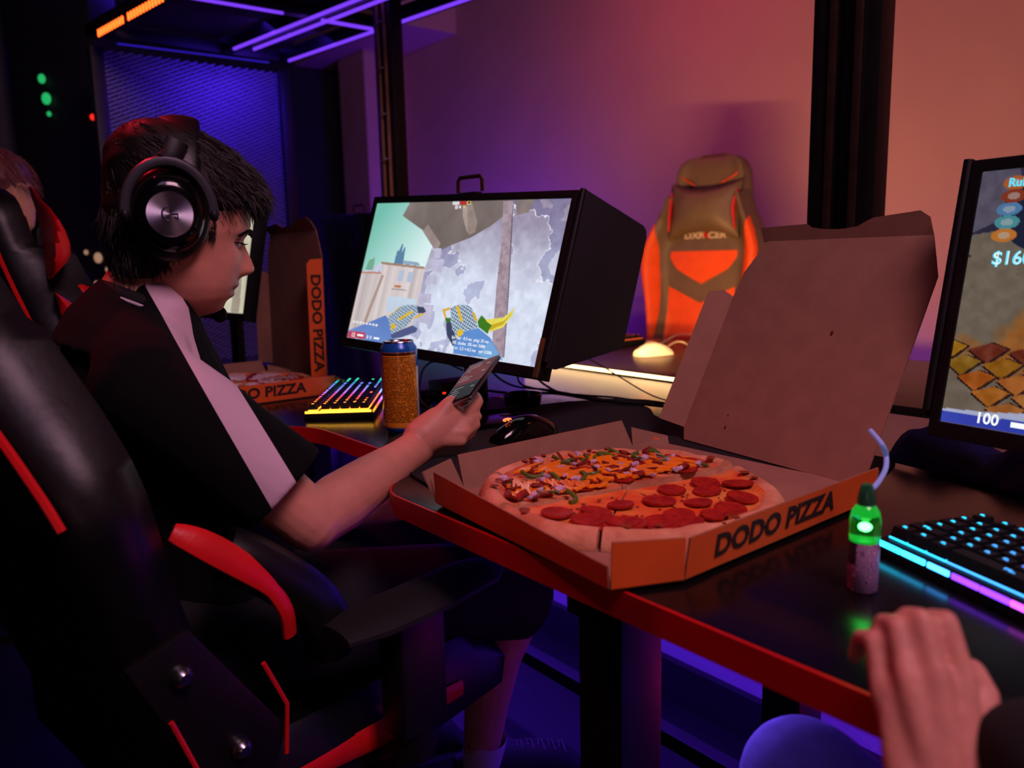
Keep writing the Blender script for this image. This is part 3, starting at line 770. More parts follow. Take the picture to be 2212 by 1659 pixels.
    fl += [(LW / 2 - 0.046, LH + 0.030), (LW / 2 - 0.032, LH + 0.022), (LW / 2 - 0.026, LH)]
    fr = [lm @ Vector((x, -(y - LH) * 0.55, LH + (y - LH) * 0.98)) for x, y in fl]
    MB().prism(fr, nback, m=1, mback=0, mside=2).build('tuck_flap', [ORBOX, KRAFT, KRAFTDARK], lidp, smooth=False)
    if flap_side in ('left', 'both'):
        s_ = 0.042
        fp_ = [(-LW / 2, 0.02, 0), (-LW / 2, 0.255, 0), (-LW / 2 - s_ * .35, 0.262, -.0129), (-LW / 2 - s_ * 0.75, 0.25, -.0276), (-LW / 2 - s_ * .78, 0.02, -.0287)]
        MB().prism([lm @ Vector((x, z, y)) for x, y, z in fp_], (lm.to_3x3() @ Vector((0.5, 1, 0))).normalized() * T, m=1, mback=0, mside=2).build('lid_side_flap', [ORBOX, KRAFT, KRAFTDARK], lidp, smooth=False)
    if flap_side == 'both':
        s_ = 0.042
        x0 = LW / 2
        fp_ = [(x0, 0.004, 0), (x0, 0.29, 0), (x0, 0.288, -s_ * .75), (x0, 0.278, -s_), (x0, 0.004, -s_)]
        rf = MB().prism([lm @ Vector((x, z, y)) for x, y, z in fp_], (lm.to_3x3() @ Vector((1, 0, 0))).normalized() * T, m=1, mback=0, mside=2).build('lid_side_flap', [ORBOX, KRAFT, KRAFTDARK], lidp, smooth=False)
        R3 = lm.to_3x3()
        text('lettering', 'DODO PIZZA', 0.036, INK, frame(lm @ Vector((x0 + T + 0.0006, -s_ * .5, 0.142)), R3 @ Vector((0, 0, -1)), R3 @ Vector((1, 0, 0))), lidp, bold=0.0010, sx=1.10)
    if dots:
        for (x, y, s_) in ((0.045, 0.205, .004), (-0.085, 0.035, .003), (-0.088, 0.055, .002)):
            MB().ell(lm @ Vector((x, -0.0004, y)), (s_ * .6, .0006, s_), lm.to_3x3(), seg=8, rows=6).build('grease_spot', GREASE, lidp)
    return t, lidp
# main box; base aligned to the desk, leaning out over the front edge
BU, BN = 0.6385, 0.735
mbox = Matrix.Translation(D(BU, BN, 0.7536)) @ Matrix.Rotation(DESK_ROT, 4, 'Z')
def lid_matrix(world_pos, yaw, tilt, parent_m):
    X = Vector((cos(yaw), sin(yaw), 0)); N = Vector((sin(yaw), -cos(yaw), 0))
    Z = -N * sin(tilt) + Vector((0, 0, cos(tilt))); Z.normalize(); Y = Z.cross(X)   # +y = behind
    m = Matrix.Identity(4)
    for i in range(3): m[i][0] = X[i]; m[i][1] = Y[i]; m[i][2] = Z[i]; m[i][3] = world_pos[i]
    return parent_m.inverted() @ m
box1, lid1 = make_box('large open pizza box with a whole pizza, nearest the camera', mbox,
                      lid_matrix((0.3603, 1.1230, 0.7556), -1.0594, 0.4627, mbox), 'left', dots=True, skew=0.022, w_=0.386, d_=0.47, tshift=-0.026)
mbox2 = Matrix.Translation(D(1.885, 0.685, 0.7515)) @ Matrix.Rotation(DESK_ROT, 4, 'Z')
box2, lid2 = make_box('smaller looking open pizza box behind the boy, lid standing upright', mbox2,
                      mbox2.inverted() @ (Matrix.Translation(D(2.015, 0.88, 0.7535)) @ Matrix.Rotation(DESK_ROT, 4, 'Z') @ Matrix.Rotation(radians(-1), 4, 'X') @ Matrix.Diagonal((1, 1, 1.08, 1))), 'both', w_=0.40, d_=0.385, tshift=-0.045)

# ------------------------------------------------------------------ pizzas
CRUST = mat('baked_crust', L(222, 160, 122), 0.7, var=0.0, vscale=22, col2=L(188, 112, 74), bump=0.6, bscale=160)
CHEESE = mat('melted_cheese', L(240, 150, 70), 0.4, vscale=28, col2=L(226, 88, 32), bump=0.5, bscale=110)
VEGCH = mat('sauced_cheese', L(226, 150, 96), 0.4, vscale=30, col2=L(190, 80, 52), bump=0.8, bscale=120)
PEP = mat('pepperoni', L(176, 40, 24), 0.5, vscale=140, col2=L(140, 22, 16), bump=0.4, bscale=300, spec=0.3)
SAUCE = mat('orange_sauce', L(248, 140, 24), 0.18, var=0.1, spec=0.7)
ONION = mat('onion', L(216, 190, 206), 0.35, vscale=120, col2=L(176, 140, 176))
PEPPER = mat('green_pepper', L(96, 118, 38), 0.35, var=0.3, vscale=50)
BACON = mat('bacon', L(150, 44, 26), 0.4, vscale=120, col2=L(96, 24, 16), bump=0.4)
CHARM = mat('charred_cheese', L(150, 62, 26), 0.5, var=0.3, vscale=60)
WHITESAUCE = mat('white_sauce', L(226, 200, 206), 0.3, var=0.08)
def slice_mesh(a0, a1, R, cheese, seed):
    mb = MB(); na_, nr = 16, 22; rg = random.Random(seed)
    def hgt(r, a):
        x, y = r * cos(a), r * sin(a); k = r / R
        base_h = 0.0135 + 0.0016 * mnoise.noise(Vector((x * 60, y * 60, seed)))
        if k > 0.85:
            s_ = (k - 0.85) / 0.15; b = sin(pi * min(1, s_ * 0.96 + 0.04)) ** 0.7
            base_h += b * (0.0085 + 0.003 * mnoise.noise(Vector((x * 35, y * 35, 3.0)))) - 0.0075 * s_ ** 3
        return max(0.002, base_h)
    top = []; 
    for i in range(nr + 1):
        k = i / nr; row = []
        for j in range(na_ + 1):
            a = a0 + (a1 - a0) * j / na_
            Rr = R * (1 + 0.025 * mnoise.noise(Vector((cos(a) * 3, sin(a) * 3, 5.0))))
            r = Rr * (0.03 + 0.97 * k)
            row.append(Vector((r * cos(a), r * sin(a), hgt(k * R, a))))
        top.append(row)
    o = 0; vs = [p for r in top for p in r]; fs = []; ms = []
    for i in range(nr):
        for j in range(na_):
            a = i * (na_ + 1) + j
            mb_i = 1 if (i + .5) / nr < 0.86 else 0
            fs.append((a, a + 1, a + na_ + 2, a + na_ + 1)); ms.append(mb_i)
    n0 = len(vs); vs += [Vector((p.x, p.y, 0)) for p in vs[:]]
    for i in range(nr):
        for j in (0, na_):
            a = i * (na_ + 1) + j; b = a + na_ + 1
            fs.append((a, b, b + n0, a + n0)); ms.append(0)
    for j in range(na_):
        a = nr * (na_ + 1) + j
        fs.append((a, a + 1, a + 1 + n0, a + n0)); ms.append(0)
        a = j; fs.append((a, a + 1, a + 1 + n0, a + n0)); ms.append(0)
    mb.v = vs; mb.f = fs; mb.m = ms
    return mb, hgt
def top_h(x, y, R, seed=1):
    k = sqrt(x * x + y * y) / R
    return 0.0150 + (0.0016 if k > 0.72 else 0)
pep_me = None
def pepper_disc():
    mb = MB(); prof = [(0.0001, 0.0), (0.0155, 0.0), (0.0163, 0.0012), (0.0160, 0.0026), (0.0125, 0.0020), (0.006, 0.0012), (0.0001, 0.0010)]
    mb.lathe(prof, 18); return mb.mesh('pepperoni', [PEP])
def make_pizza(label, centre, R, a_cut, veg_fn, gap_slices, peps, toppings, rg, offs=None, rz=DESK_ROT):
    t = thing('pizza', label, 'pizza', centre, rz)
    sl = []
    for i in range(8):
        a0 = a_cut + i * pi / 4; a1 = a0 + pi / 4
        veg = veg_fn(i)
        mb, hg = slice_mesh(a0 + 0.012, a1 - 0.012, R, None, 1.0 + i)
        off = Vector((cos((a0 + a1) / 2), sin((a0 + a1) / 2), 0)) * 0.0015 + (offs(i) if offs else Vector((0, 0, 0)))
        o = mb.build('slice', [CRUST, VEGCH if veg else CHEESE], t, loc=off, angle=50)
        sl.append((o, a0, a1, veg, off))
    me = pepper_disc()
    def which(x, y):
        a = (atan2(y, x) - a_cut) % (2 * pi); return sl[int(a // (pi / 4)) % 8]
    for (x, y, s_) in peps:
        q_ = sqrt(x * x + y * y) / R
        if q_ > .76: x, y = x * (.76 + (q_ - .76) * .25) / q_, y * (.76 + (q_ - .76) * .25) / q_
        o = bpy.data.objects.new('pepperoni', me); COL.objects.link(o); S = which(x, y); o.parent = S[0]
        o.location = (x - S[4].x, y - S[4].y, top_h(x, y, R) - 0.0002); o.scale = (s_ * 1.12, s_ * 1.12 * rg.uniform(.92, 1.05), 1.3)
        o.rotation_euler = (rg.uniform(-.10, .10), rg.uniform(-.10, .10), rg.uniform(0, 6))
    return t, sl, which
# main pizza
PC = D(0.652, 0.706, 0.7562); PR = 0.184
inv = (Matrix.Translation(PC) @ Matrix.Rotation(DESK_ROT, 4, 'Z')).inverted()
def to_pz(zx, zy, z=0.771):
    """crop survey point -> pizza-local"""
    v = inv @ atz(1050 + zx / 3.403, 940 + zy / 3.403, z); return v.x, v.y
e0 = to_pz(1790, 240); c0 = to_pz(1130, 395)
A_CUT = atan2(e0[1], e0[0])
pp = [(500, 600, 1.0), (805, 572, 1.0), (990, 522, .9), (700, 690, 1.05), (1010, 688, 1.08), (855, 757, 1.08), (1075, 770, 1.05), (1305, 692, 1.0), (1390, 795, 1.05), (1622, 752, 1.0),
      (1272, 492, 1.05), (1365, 412, .95), (1415, 598, 1.0), (1612, 362, 1.0), (1852, 372, 1.05), (1625, 420, .95), (1912, 478, 1.05), (1790, 642, .9), (1905, 585, 1.0), (1560, 505, .9),
      (685, 282, 1.1), (705, 392, .85), (600, 410, .8), (960, 180, .95), (1290, 250, .8), (1465, 260, .9), (1010, 330, .8), (1180, 230, .8), (1390, 170, .8), (1540, 190, .7)]
peps = [(*to_pz(a, b), s_) for a, b, s_ in pp]
rg = random.Random(3)
def veg_i(i): return i in (0, 1, 2, 3)
def offs(i):
    # the far half sits a little apart from the near half: the gap opens to the right
    if i in (4, 5, 6, 7): return Vector((sin(A_CUT), -cos(A_CUT), 0)) * 0.005 + (Vector((0.004, -0.008, 0)) if i == 7 else Vector((0, 0, 0)))
    if i == 0: return Vector((-0.012, 0.006, 0))
    return Vector((-0.003, 0.002, 0))
pizza, SL, which = make_pizza('whole sliced pizza, half loaded with toppings and half pepperoni, in the large open box', PC, PR, A_CUT, veg_i, None, peps, None, rg, offs)
def zz(i, rg):
    """sauce zigzag over one slice"""
    o, a0, a1, veg, off = SL[i]; am = (a0 + a1) / 2
    parts = MB()
    for pas in range(3):
        pts = []
        for k in range(13):
            r = PR * (0.14 + (0.70 - .05 * pas) * k / 12 + rg.uniform(-.03, .03)); ha = (a1 - a0) * 0.42 * (1 if (k + pas) % 2 else -1) * rg.uniform(.5, 1.0)
            a = am + ha
            pts.append(Vector((r * cos(a), r * sin(a), 0.0182 + rg.uniform(-.0006, .0016))))
        sm = []
        for k in range(len(pts) - 1):
            p0 = pts[max(0, k - 1)]; p1 = pts[k]; p2 = pts[k + 1]; p3 = pts[min(len(pts) - 1, k + 2)]
            for s_ in (0, .25, .5, .75):
                sm.append(0.5 * ((2 * p1) + (p2 - p0) * s_ + (2 * p0 - 5 * p1 + 4 * p2 - p3) * s_ ** 2 + (3 * p1 - p0 - 3 * p2 + p3) * s_ ** 3))
        parts.tube(sm, [0.0034 + 0.0014 * sin(k * 0.9 + pas) for k in range(len(sm))], 7, flat=0.6)
    parts.build('sauce_drizzle', SAUCE, o)
for i in (0, 1, 2, 3): zz(i, rg)
# toppings, each a small piece of its own
def cube_me(nm, m, s_): return MB().box((0, 0, 0), s_).mesh(nm, [m], bevel=0.0012)
on_me = cube_me('onion_piece', ONION, (0.011, 0.009, 0.005)); 
bc_me = cube_me('bacon_piece', BACON, (0.017, 0.010, 0.0035))
pr = [(0.014 * cos(a), 0.014 * sin(a), 0) for a in [radians(-70 + 14 * k) for k in range(11)]]
gp_me = MB().tube(pr, 0.0026, 7).mesh('pepper_ring', [PEPPER])
for k in range(104):
    a = A_CUT + rg.uniform(0.04, pi - 0.04); r = PR * sqrt(rg.uniform(0.02, 0.72)); x, y = r * cos(a), r * sin(a)
    kind_ = rg.choice('obbbgo'); me = {'o': on_me, 'b': bc_me, 'g': gp_me}[kind_]; S = which(x, y)
    o = bpy.data.objects.new(me.name.split('.')[0], me); COL.objects.link(o); o.parent = S[0]
    o.location = (x, y, 0.0185 + rg.uniform(0, .003)); s_ = rg.uniform(.6, 1.1); o.scale = (s_, s_, s_)
    o.rotation_euler = (rg.uniform(-.5, .5), rg.uniform(-.5, .5), rg.uniform(0, 6.3))
for (zx, zy) in ((965, 130), (1300, 110), (1200, 75), (560, 470), (620, 230), (350, 300), (460, 360), (150, 380)):
    x, y = to_pz(zx, zy); q_ = sqrt(x * x + y * y) / PR; x, y = (x, y) if q_ < .78 else (x * .78 / q_, y * .78 / q_); S = which(x, y); o = bpy.data.objects.new('pepper_ring', gp_me); COL.objects.link(o); o.parent = S[0]
    o.location = (x, y, 0.021); o.rotation_euler = (rg.uniform(-.4, .4), 0.3, rg.uniform(0, 6)); o.scale = (1.1,) * 3
# browned specks and blisters
for i in range(8):
    mb = MB(); o, a0, a1, veg, off = SL[i]
    for k in range(16 if not veg else 3):
        a = rg.uniform(a0 + .1, a1 - .1); r = PR * sqrt(rg.uniform(.05, .6)); s_ = rg.uniform(.0012, .0028)
        mb.ell((r * cos(a), r * sin(a), 0.0152), (s_ * 1.4, s_, 0.0007), seg=7, rows=4)
    for k in range(2):
        a = rg.uniform(a0 + .1, a1 - .1); r = PR * rg.uniform(.86, .92); s_ = rg.uniform(.003, .006)
        mb.ell((r * cos(a), r * sin(a), 0.0222), (s_ * 1.3, s_, 0.0012), seg=8, rows=4)
    mb.build('browned_specks', CHARM, o, kind='stuff')
# second pizza
PC2 = D(1.895, 0.69, 0.7540)
rg2 = random.Random(8)
peps2 = []
for k in range(14):
    a = rg2.uniform(0, 2 * pi); r = 0.15 * sqrt(rg2.uniform(0.03, .75)); peps2.append((r * cos(a), r * sin(a), 1.0))
pz2, SL2, _ = make_pizza('pizza with white sauce swirls in the further box', PC2, 0.165, 0.3, lambda i: False, None, peps2, None, rg2)
for i in range(8):
    o, a0, a1, veg, off = SL2[i]; am = (a0 + a1) / 2; pts = []
    for k in range(24):
        r = 0.165 * (.2 + .6 * k / 23); a = am + .3 * sin(k * 1.7)
        pts.append((r * cos(a), r * sin(a), 0.0185))
    MB().tube(pts, 0.0028, 7, flat=.6).build('white_sauce', WHITESAUCE, o)

# ------------------------------------------------------------------ tall can
ALU = mat('can_aluminium', L(190, 190, 205), 0.22, metal=1.0, var=0.1)
m = mat('can_print', L(40, 110, 190), 0.25, metal=0.15); nt = m.node_tree; b = nt.nodes['Principled BSDF']
tc = nt.nodes.new('ShaderNodeTexCoord'); sp = nt.nodes.new('ShaderNodeSeparateXYZ'); nt.links.new(tc.outputs['Object'], sp.inputs[0])
def mth(nt, op, a, b_=None, c=None):
    n = nt.nodes.new('ShaderNodeMath'); n.operation = op
    for i, v in enumerate((a, b_, c)):
        if v is None: continue
        if isinstance(v, (int, float)): n.inputs[i].default_value = v
        else: nt.links.new(v, n.inputs[i])
    return n.outputs[0]
def mixc(nt, f, a, b_):
    n = nt.nodes.new('ShaderNodeMix'); n.data_type = 'RGBA'
    if isinstance(f, (int, float)): n.inputs[0].default_value = f
    else: nt.links.new(f, n.inputs[0])
    for i, v in ((6, a), (7, b_)):
        if isinstance(v, tuple): n.inputs[i].default_value = v
        else: nt.links.new(v, n.inputs[i])
    return n.outputs[2]
ang = mth(nt, 'ARCTAN2', sp.outputs[1], sp.outputs[0])          # label centre faces local -Y after turning
da = mth(nt, 'ABSOLUTE', mth(nt, 'ADD', ang, pi / 2))
z = sp.outputs[2]
inlab = mth(nt, 'MULTIPLY', mth(nt, 'LESS_THAN', da, 1.12), mth(nt, 'MULTIPLY', mth(nt, 'GREATER_THAN', z, 0.010), mth(nt, 'LESS_THAN', z, 0.146)))
# rows of small print: words are noise stretched along the row
rowi = mth(nt, 'FLOOR', mth(nt, 'MULTIPLY', z, 370))
frac = mth(nt, 'FRACT', mth(nt, 'MULTIPLY', z, 370))
cmb = nt.nodes.new('ShaderNodeCombineXYZ'); nt.links.new(mth(nt, 'MULTIPLY', ang, 16), cmb.inputs[0]); nt.links.new(mth(nt, 'MULTIPLY', rowi, 7.3), cmb.inputs[1])
nz = nt.nodes.new('ShaderNodeTexNoise'); nz.inputs['Scale'].default_value = 1.0; nz.inputs['Detail'].default_value = 2; nt.links.new(cmb.outputs[0], nz.inputs['Vector'])
words = mth(nt, 'MULTIPLY', mth(nt, 'GREATER_THAN', nz.outputs[0], 0.43), mth(nt, 'GREATER_THAN', frac, 0.42))
# the paragraph area leaves a plain band low on the label
words = mth(nt, 'MULTIPLY', words, mth(nt, 'MULTIPLY', mth(nt, 'GREATER_THAN', z, 0.019), mth(nt, 'LESS_THAN', z, 0.138)))
rag = mth(nt, 'MULTIPLY', mth(nt, 'GREATER_THAN', z, 0.140), mth(nt, 'LESS_THAN', mth(nt, 'ADD', z, mth(nt, 'MULTIPLY', nz.outputs[0], 0.006)), 0.1485))
lab = mixc(nt, words, L(240, 150, 40), L(60, 28, 12)); lab = mixc(nt, rag, lab, L(70, 30, 12))
bluesil = mixc(nt, mth(nt, 'MULTIPLY', mth(nt, 'GREATER_THAN', ang, -0.46), mth(nt, 'LESS_THAN', z, 0.118)), L(24, 92, 180), L(176, 182, 205))
nt.links.new(mixc(nt, inlab, bluesil, lab), b.inputs['Base Color'])
CANP = m
ca = atz(869, 929, 0.7505); ca.z = 0.7505
can = thing('energy_drink_can', 'tall blue drink can with orange label of small print', 'can', ca, atan2(ca.y, ca.x) - pi / 2)
MB().lathe([(0.024, 0.004), (0.0255, 0.0), (0.027, 0.001), (0.0325, 0.010), (0.033, 0.014), (0.033, 0.148), (0.0322, 0.153), (0.0275, 0.160), (0.0268, 0.1615)], 48, cap=False).build('can_body', CANP, can, angle=60)
MB().lathe([(0.0268, 0.1612), (0.0275, 0.1628), (0.0268, 0.1645), (0.0255, 0.1635), (0.0245, 0.1600), (0.0001, 0.1600)], 48).lathe([(0.0001, 0.006), (0.020, 0.005), (0.025, 0.0008), (0.0262, 0.0006), (0.0250, 0.004)], 48, cap=False).build('can_rim', ALU, can, angle=40)
MB().tube([(0.010 * cos(a) * 1.0, -0.002 + 0.013 * sin(a), 0.1615) for a in [i * pi / 8 for i in range(17)]], 0.0013, 7).box((0, -0.004, 0.1613), (0.010, 0.008, 0.001)).build('pull_tab', ALU, can)

# ------------------------------------------------------------------ mouse mat, mice
PADM = mat('mouse_mat_cloth', L(15, 13, 17), 0.95, var=0.15, vscale=60, bump=0.25, bscale=1500)
pad = [(0.50, 0.57), (1.02, 0.59), (1.20, 0.72), (1.235, 0.95), (1.19, 1.16), (1.06, 1.20), (0.96, 1.13), (0.82, 1.12), (0.60, 1.13), (0.50, 1.08)]
sm = []
for i in range(len(pad)):
    p0, p1, p2, p3 = [Vector((*pad[(i + j) % len(pad)], 0)) for j in (-1, 0, 1, 2)]
    for s_ in (0, .2, .4, .6, .8):
        sm.append(0.5 * ((2 * p1) + (p2 - p0) * s_ + (2 * p0 - 5 * p1 + 4 * p2 - p3) * s_ ** 2 + (3 * p1 - p0 - 3 * p2 + p3) * s_ ** 3))
pt = MB().prism([(-p.x, p.y, 0.7532) for p in sm], (0, 0, -0.0027)).build('mouse_mat', PADM, rotz=DESK_ROT, smooth=False)
tag(pt, 'large black cloth mouse mat under the black mouse and pizza box', 'mouse mat')
def make_mouse(label, loc, rz, m, glow_m, g=None):
    t = thing('gaming_mouse', label, 'mouse', loc, rz, g)
    rings = []
    n = 14
    for i in range(n + 1):
        k = i / n; y = -0.058 + 0.122 * k
        wd = 0.031 * (sin(pi * (0.10 + 0.82 * k)) ** 0.45) * (1 - 0.10 * sin(pi * k)); hh = 0.040 * sin(pi * (0.09 + 0.80 * k)) ** 0.75
        ring = []
        for j in range(20):
            a = 2 * pi * j / 20; cx_ = cos(a); sz = sin(a)
            zz_ = hh * (abs(sz) ** 0.8) if sz > 0 else 0.0
            ring.append(Vector((wd * (1 if cx_ > 0 else -1) * abs(cx_) ** 0.75 * (1.0 if sz < 0 else 1 - 0.12 * sz), y, 0.001 + zz_)))
        rings.append(ring)
    MB().loft(rings).build('shell', m, t, angle=60)
    MB().tube([(0, 0.034, 0.026), (0, 0.034, 0.0262)], 0.001, 6).lathe([(0.0001, -.0028), (0.007, -.0025), (0.0078, 0), (0.007, .0025), (0.0001, .0028)], 20, c=(0, 0.036, 0.026), R=Matrix.Rotation(pi / 2, 3, 'Y')).build('scroll_wheel', RUBBER, t)
    MB().box((0, 0.045, 0.0245), (0.0006, 0.03, 0.012), Matrix.Rotation(-0.42, 3, 'X')).build('button_split', RUBBER, t)
    if glow_m:
        # lit emblem on the palm rest: an open ring with an inward bar
        y0, z0 = -0.033, 0.0378
        arc = [(0.0062 * cos(a), y0 + 0.0062 * sin(a), z0 + 0.16 * 0.0062 * sin(a)) for a in [radians(60 + 15 * k) for k in range(17)]]
        MB().tube(arc, 0.0013, 6).tube([(0.0062, y0 - 0.001, z0), (0.0005, y0 - 0.001, z0 + .0004)], 0.0013, 6).build('lit_emblem', glow_m, t)
    return t
EMB = glow('orange_emblem', (1.0, 0.10, 0.02, 1), 4.0)
ml = atz(1130, 948, 0.7535); ml.z = 0.7534
make_mouse('glossy black mouse with a glowing orange emblem on the mat', ml, radians(-52), GLOSSBLACK, EMB)
m2 = atz(1413, 768, 0.7505); m2.z = 0.7505
make_mouse('white mouse with its cord on the opposite desk', m2, radians(110), mat('white_plastic', L(226, 216, 200), 0.35, var=0.05), None)
def curve_pts(ctrl, n=6):
    c = [Vector(p) for p in ctrl]; out = []
    for k in range(len(c) - 1):
        p0 = c[max(0, k - 1)]; p1 = c[k]; p2 = c[k + 1]; p3 = c[min(len(c) - 1, k + 2)]
        for i in range(n):
            s_ = i / n
            out.append(0.5 * ((2 * p1) + (p2 - p0) * s_ + (2 * p0 - 5 * p1 + 4 * p2 - p3) * s_ ** 2 + (3 * p1 - p0 - 3 * p2 + p3) * s_ ** 3))
    out.append(c[-1]); return out
def cable(label, pts, r, m, g='loose leads on the desks'):
    o = MB().tube(curve_pts(pts), r, 8).build('cable', m); return tag(o, label, 'cable', g)
PALE = mat('pale_cord', L(190, 176, 160), 0.5, var=0.1)
def zz_(x, y, z): p = atz(x, y, z); return p
cable('pale cord of the white mouse on the opposite desk', [zz_(1440, 752, .755), zz_(1452, 742, .768), zz_(1470, 738, .775), zz_(1486, 745, .765), zz_(1500, 760, .754), zz_(1520, 758, .754), zz_(1560, 742, .754)], 0.0022, PALE)
cable('pale looped cord beside the red lit keyboard opposite', [zz_(1380, 772, .754), zz_(1385, 752, .76), zz_(1402, 738, .775), zz_(1425, 742, .77), zz_(1440, 735, .775), zz_(1462, 724, .78), zz_(1490, 722, .765), zz_(1530, 728, .754)], 0.002, PALE)
# black leads lying along the back of the near desk
for i, (lab, pts, r) in enumerate((
    ('thick black lead along the desk back, lowest of the bundle', [(1040, 842, .756), (1110, 850, .757), (1200, 850, .757), (1300, 866, .757), (1400, 874, .757), (1520, 888, .757), (1700, 905, .757)], .0032),
    ('black lead looping up behind the lit monitor, left of the bundle', [(1062, 802, .80), (1085, 822, .78), (1120, 836, .765), (1180, 842, .76), (1260, 856, .764), (1350, 868, .764), (1460, 872, .757)], .0026),
    ('black lead arching below the monitor centre into the bundle', [(1118, 812, .80), (1124, 828, .79), (1150, 838, .776), (1240, 852, .769), (1340, 860, .764), (1460, 882, .757)], .0022),
    ('black lead dropping under the silver monitor corner', [(1160, 816, .81), (1178, 832, .78), (1215, 850, .770), (1290, 862, .769), (1400, 866, .764), (1500, 884, .762)], .0026),
    ('thin black cord slanting across the warm light strip', [(1245, 762, .80), (1290, 785, .795), (1340, 815, .785), (1390, 845, .765), (1430, 862, .757), (1500, 880, .753)], .0016),
    ('black lead curving up from the round dock beside the can', [(985, 905, .757), (912, 870, .775), (908, 820, .80), (920, 790, .82), (950, 780, .83), (1000, 800, .80)], .0022))):
    cable(lab, [zz_(*p) for p in pts], r, RUBBER)

# ------------------------------------------------------------------ keyboards
def hue(h_, s_=1.0, v_=1.0):
    i = int(h_ * 6) % 6; f = h_ * 6 - int(h_ * 6); p_ = v_ * (1 - s_); q_ = v_ * (1 - f * s_); t_ = v_ * (1 - (1 - f) * s_)
    return [(v_, t_, p_), (q_, v_, p_), (p_, v_, t_), (p_, q_, v_), (t_, p_, v_), (v_, p_, q_)][i]
ROWS = [[1] * 1 + ['g.4'] + [1] * 4 + ['g.3'] + [1] * 4 + ['g.3'] + [1] * 4 + ['g.2'] + [1] * 3,
        [1] * 13 + [2] + ['g.2'] + [1] * 3,
        [1.5] + [1] * 12 + [1.5] + ['g.2'] + [1] * 3,
        [1.75] + [1] * 11 + [2.25],
        [2.25] + [1] * 10 + [2.75] + ['g1.2'] + [1],
        [1.25, 1.25, 1.25, 6.25, 1.25, 1.25, 1.25, 1.25] + ['g.2'] + [1] * 3]
def make_keyboard(label, mtx, colf, es=2.2, strip=None, keyh=0.011):
    """local: x along the rows, y towards the function row, z up, origin at front-left base corner"""
    t = thing('gaming_keyboard', label, 'keyboard', mtx=mtx, group='lit keyboards')
    U = 0.0190; Wd = 18.2 * U + 0.012; Dp = 6.3 * U + 0.014
    MB().box((Wd / 2, Dp / 2, 0.009), (Wd, Dp, 0.018)).build('case', BLACK, t, bevel=0.002)
    cache = {}
    glows = {}
    def gl(ci):
        if ci not in glows: glows[ci] = glow('key_light', (*colf(ci), 1), es)
        return glows[ci]
    def key(wu, ci):
        k_ = (wu, ci)
        if k_ not in cache:
            a, b, h_ = wu * U - 0.0022, U - 0.0022, keyh
            mb = MB(); tp = 0.0022
            mb.add([(-a / 2, -b / 2, 0), (a / 2, -b / 2, 0), (a / 2, b / 2, 0), (-a / 2, b / 2, 0),
                    (-a / 2 + tp, -b / 2 + tp, h_), (a / 2 - tp, -b / 2 + tp, h_), (a / 2 - tp, b / 2 - tp * .6, h_), (-a / 2 + tp, b / 2 - tp * .6, h_)],
                   [(0, 1, 5, 4), (1, 2, 6, 5), (2, 3, 7, 6), (3, 0, 4, 7), (4, 5, 6, 7), (3, 2, 1, 0)])
            lw = 0.0036 if wu < 2 else 0.007
            # lit legend: two short strokes
            for (x0, y0, w2, h2) in ((-lw * .6, 0.0015, lw, 0.0011), (lw * .1, -0.0012, lw * .9, 0.0011), (-lw * .9, 0.0003, 0.001, 0.0030)):
                mb.box((x0, y0 + .001, h_ + 0.0001), (w2, h2, 0.0003), m=1)
            # light escaping under the cap
            mb.box((0, 0, -0.0012), (a + .0012, b + .0012, 0.0012), m=1)
            cache[k_] = mb.mesh('key', [BLACK, gl(ci)], smooth=False)
        return cache[k_]
    y = Dp - 0.007 - U / 2
    for r, row in enumerate(ROWS):
        x = 0.006
        for wv in row:
            if isinstance(wv, str): x += float(wv[1:]) * U; continue
            if r == 4 and wv == 1 and x > 15.9 * U: x = 0.006 + 16.2 * U + 0.0
            ci = colf.idx(x / Wd, r)
            o = bpy.data.objects.new('key', key(wv, ci)); COL.objects.link(o); o.parent = t
            o.location = (x + wv * U / 2, y, 0.0205); x += wv * U
        y -= U * (1.25 if r == 0 else 1.0)
    return t, Wd, Dp, gl
def hook(colors, idx):
    f = lambda i: colors[i]; f.idx = idx
    return f
class CF:
    def __init__(s, cols, fn): s.cols = cols; s.fn = fn
    def __call__(s, i): return s.cols[i]
    def idx(s, x, r): return s.fn(x, r)
# left keyboard: rainbow along its length (orange near, violet, blue, teal far)
rain = [(1.0, .28, .02), (1.0, .12, .05), (.85, .1, .5), (.62, .22, 1.0), (.35, .3, 1.0), (.15, .3, 1.0), (.05, .65, .8), (.05, .9, .45)]
A_ = atz(700, 918, 0.7505); B_ = atz(810, 905, 0.7505)
ax = (atz(765, 812, 0.775) - atz(665, 912, 0.775)); ax.z = 0; ax.normalize()
yy = Vector((-ax.y, ax.x, 0))
org = atz(806, 905, 0.7505); org.z = 0.7505
kbm = frame(org, ax, (0, 0, 1))
kb, KW, KD, gl = make_keyboard('rainbow lit keyboard lying beside the tall can', kbm, CF(rain, lambda x, r: min(7, int(x * 8.4))), es=5.0)
for i in range(8):
    MB().box((KW * (i + .5) / 8, -0.0012, 0.016), (KW / 8, 0.0022, 0.004)).build('side_light', glow('side_light', (*rain[i], 1), 2.2), kb)
MB().box((-0.0012, KD / 2, 0.017), (0.0022, KD * .96, 0.004)).build('side_light', glow('side_light', (1.0, .45, .03, 1), 4.0), kb)
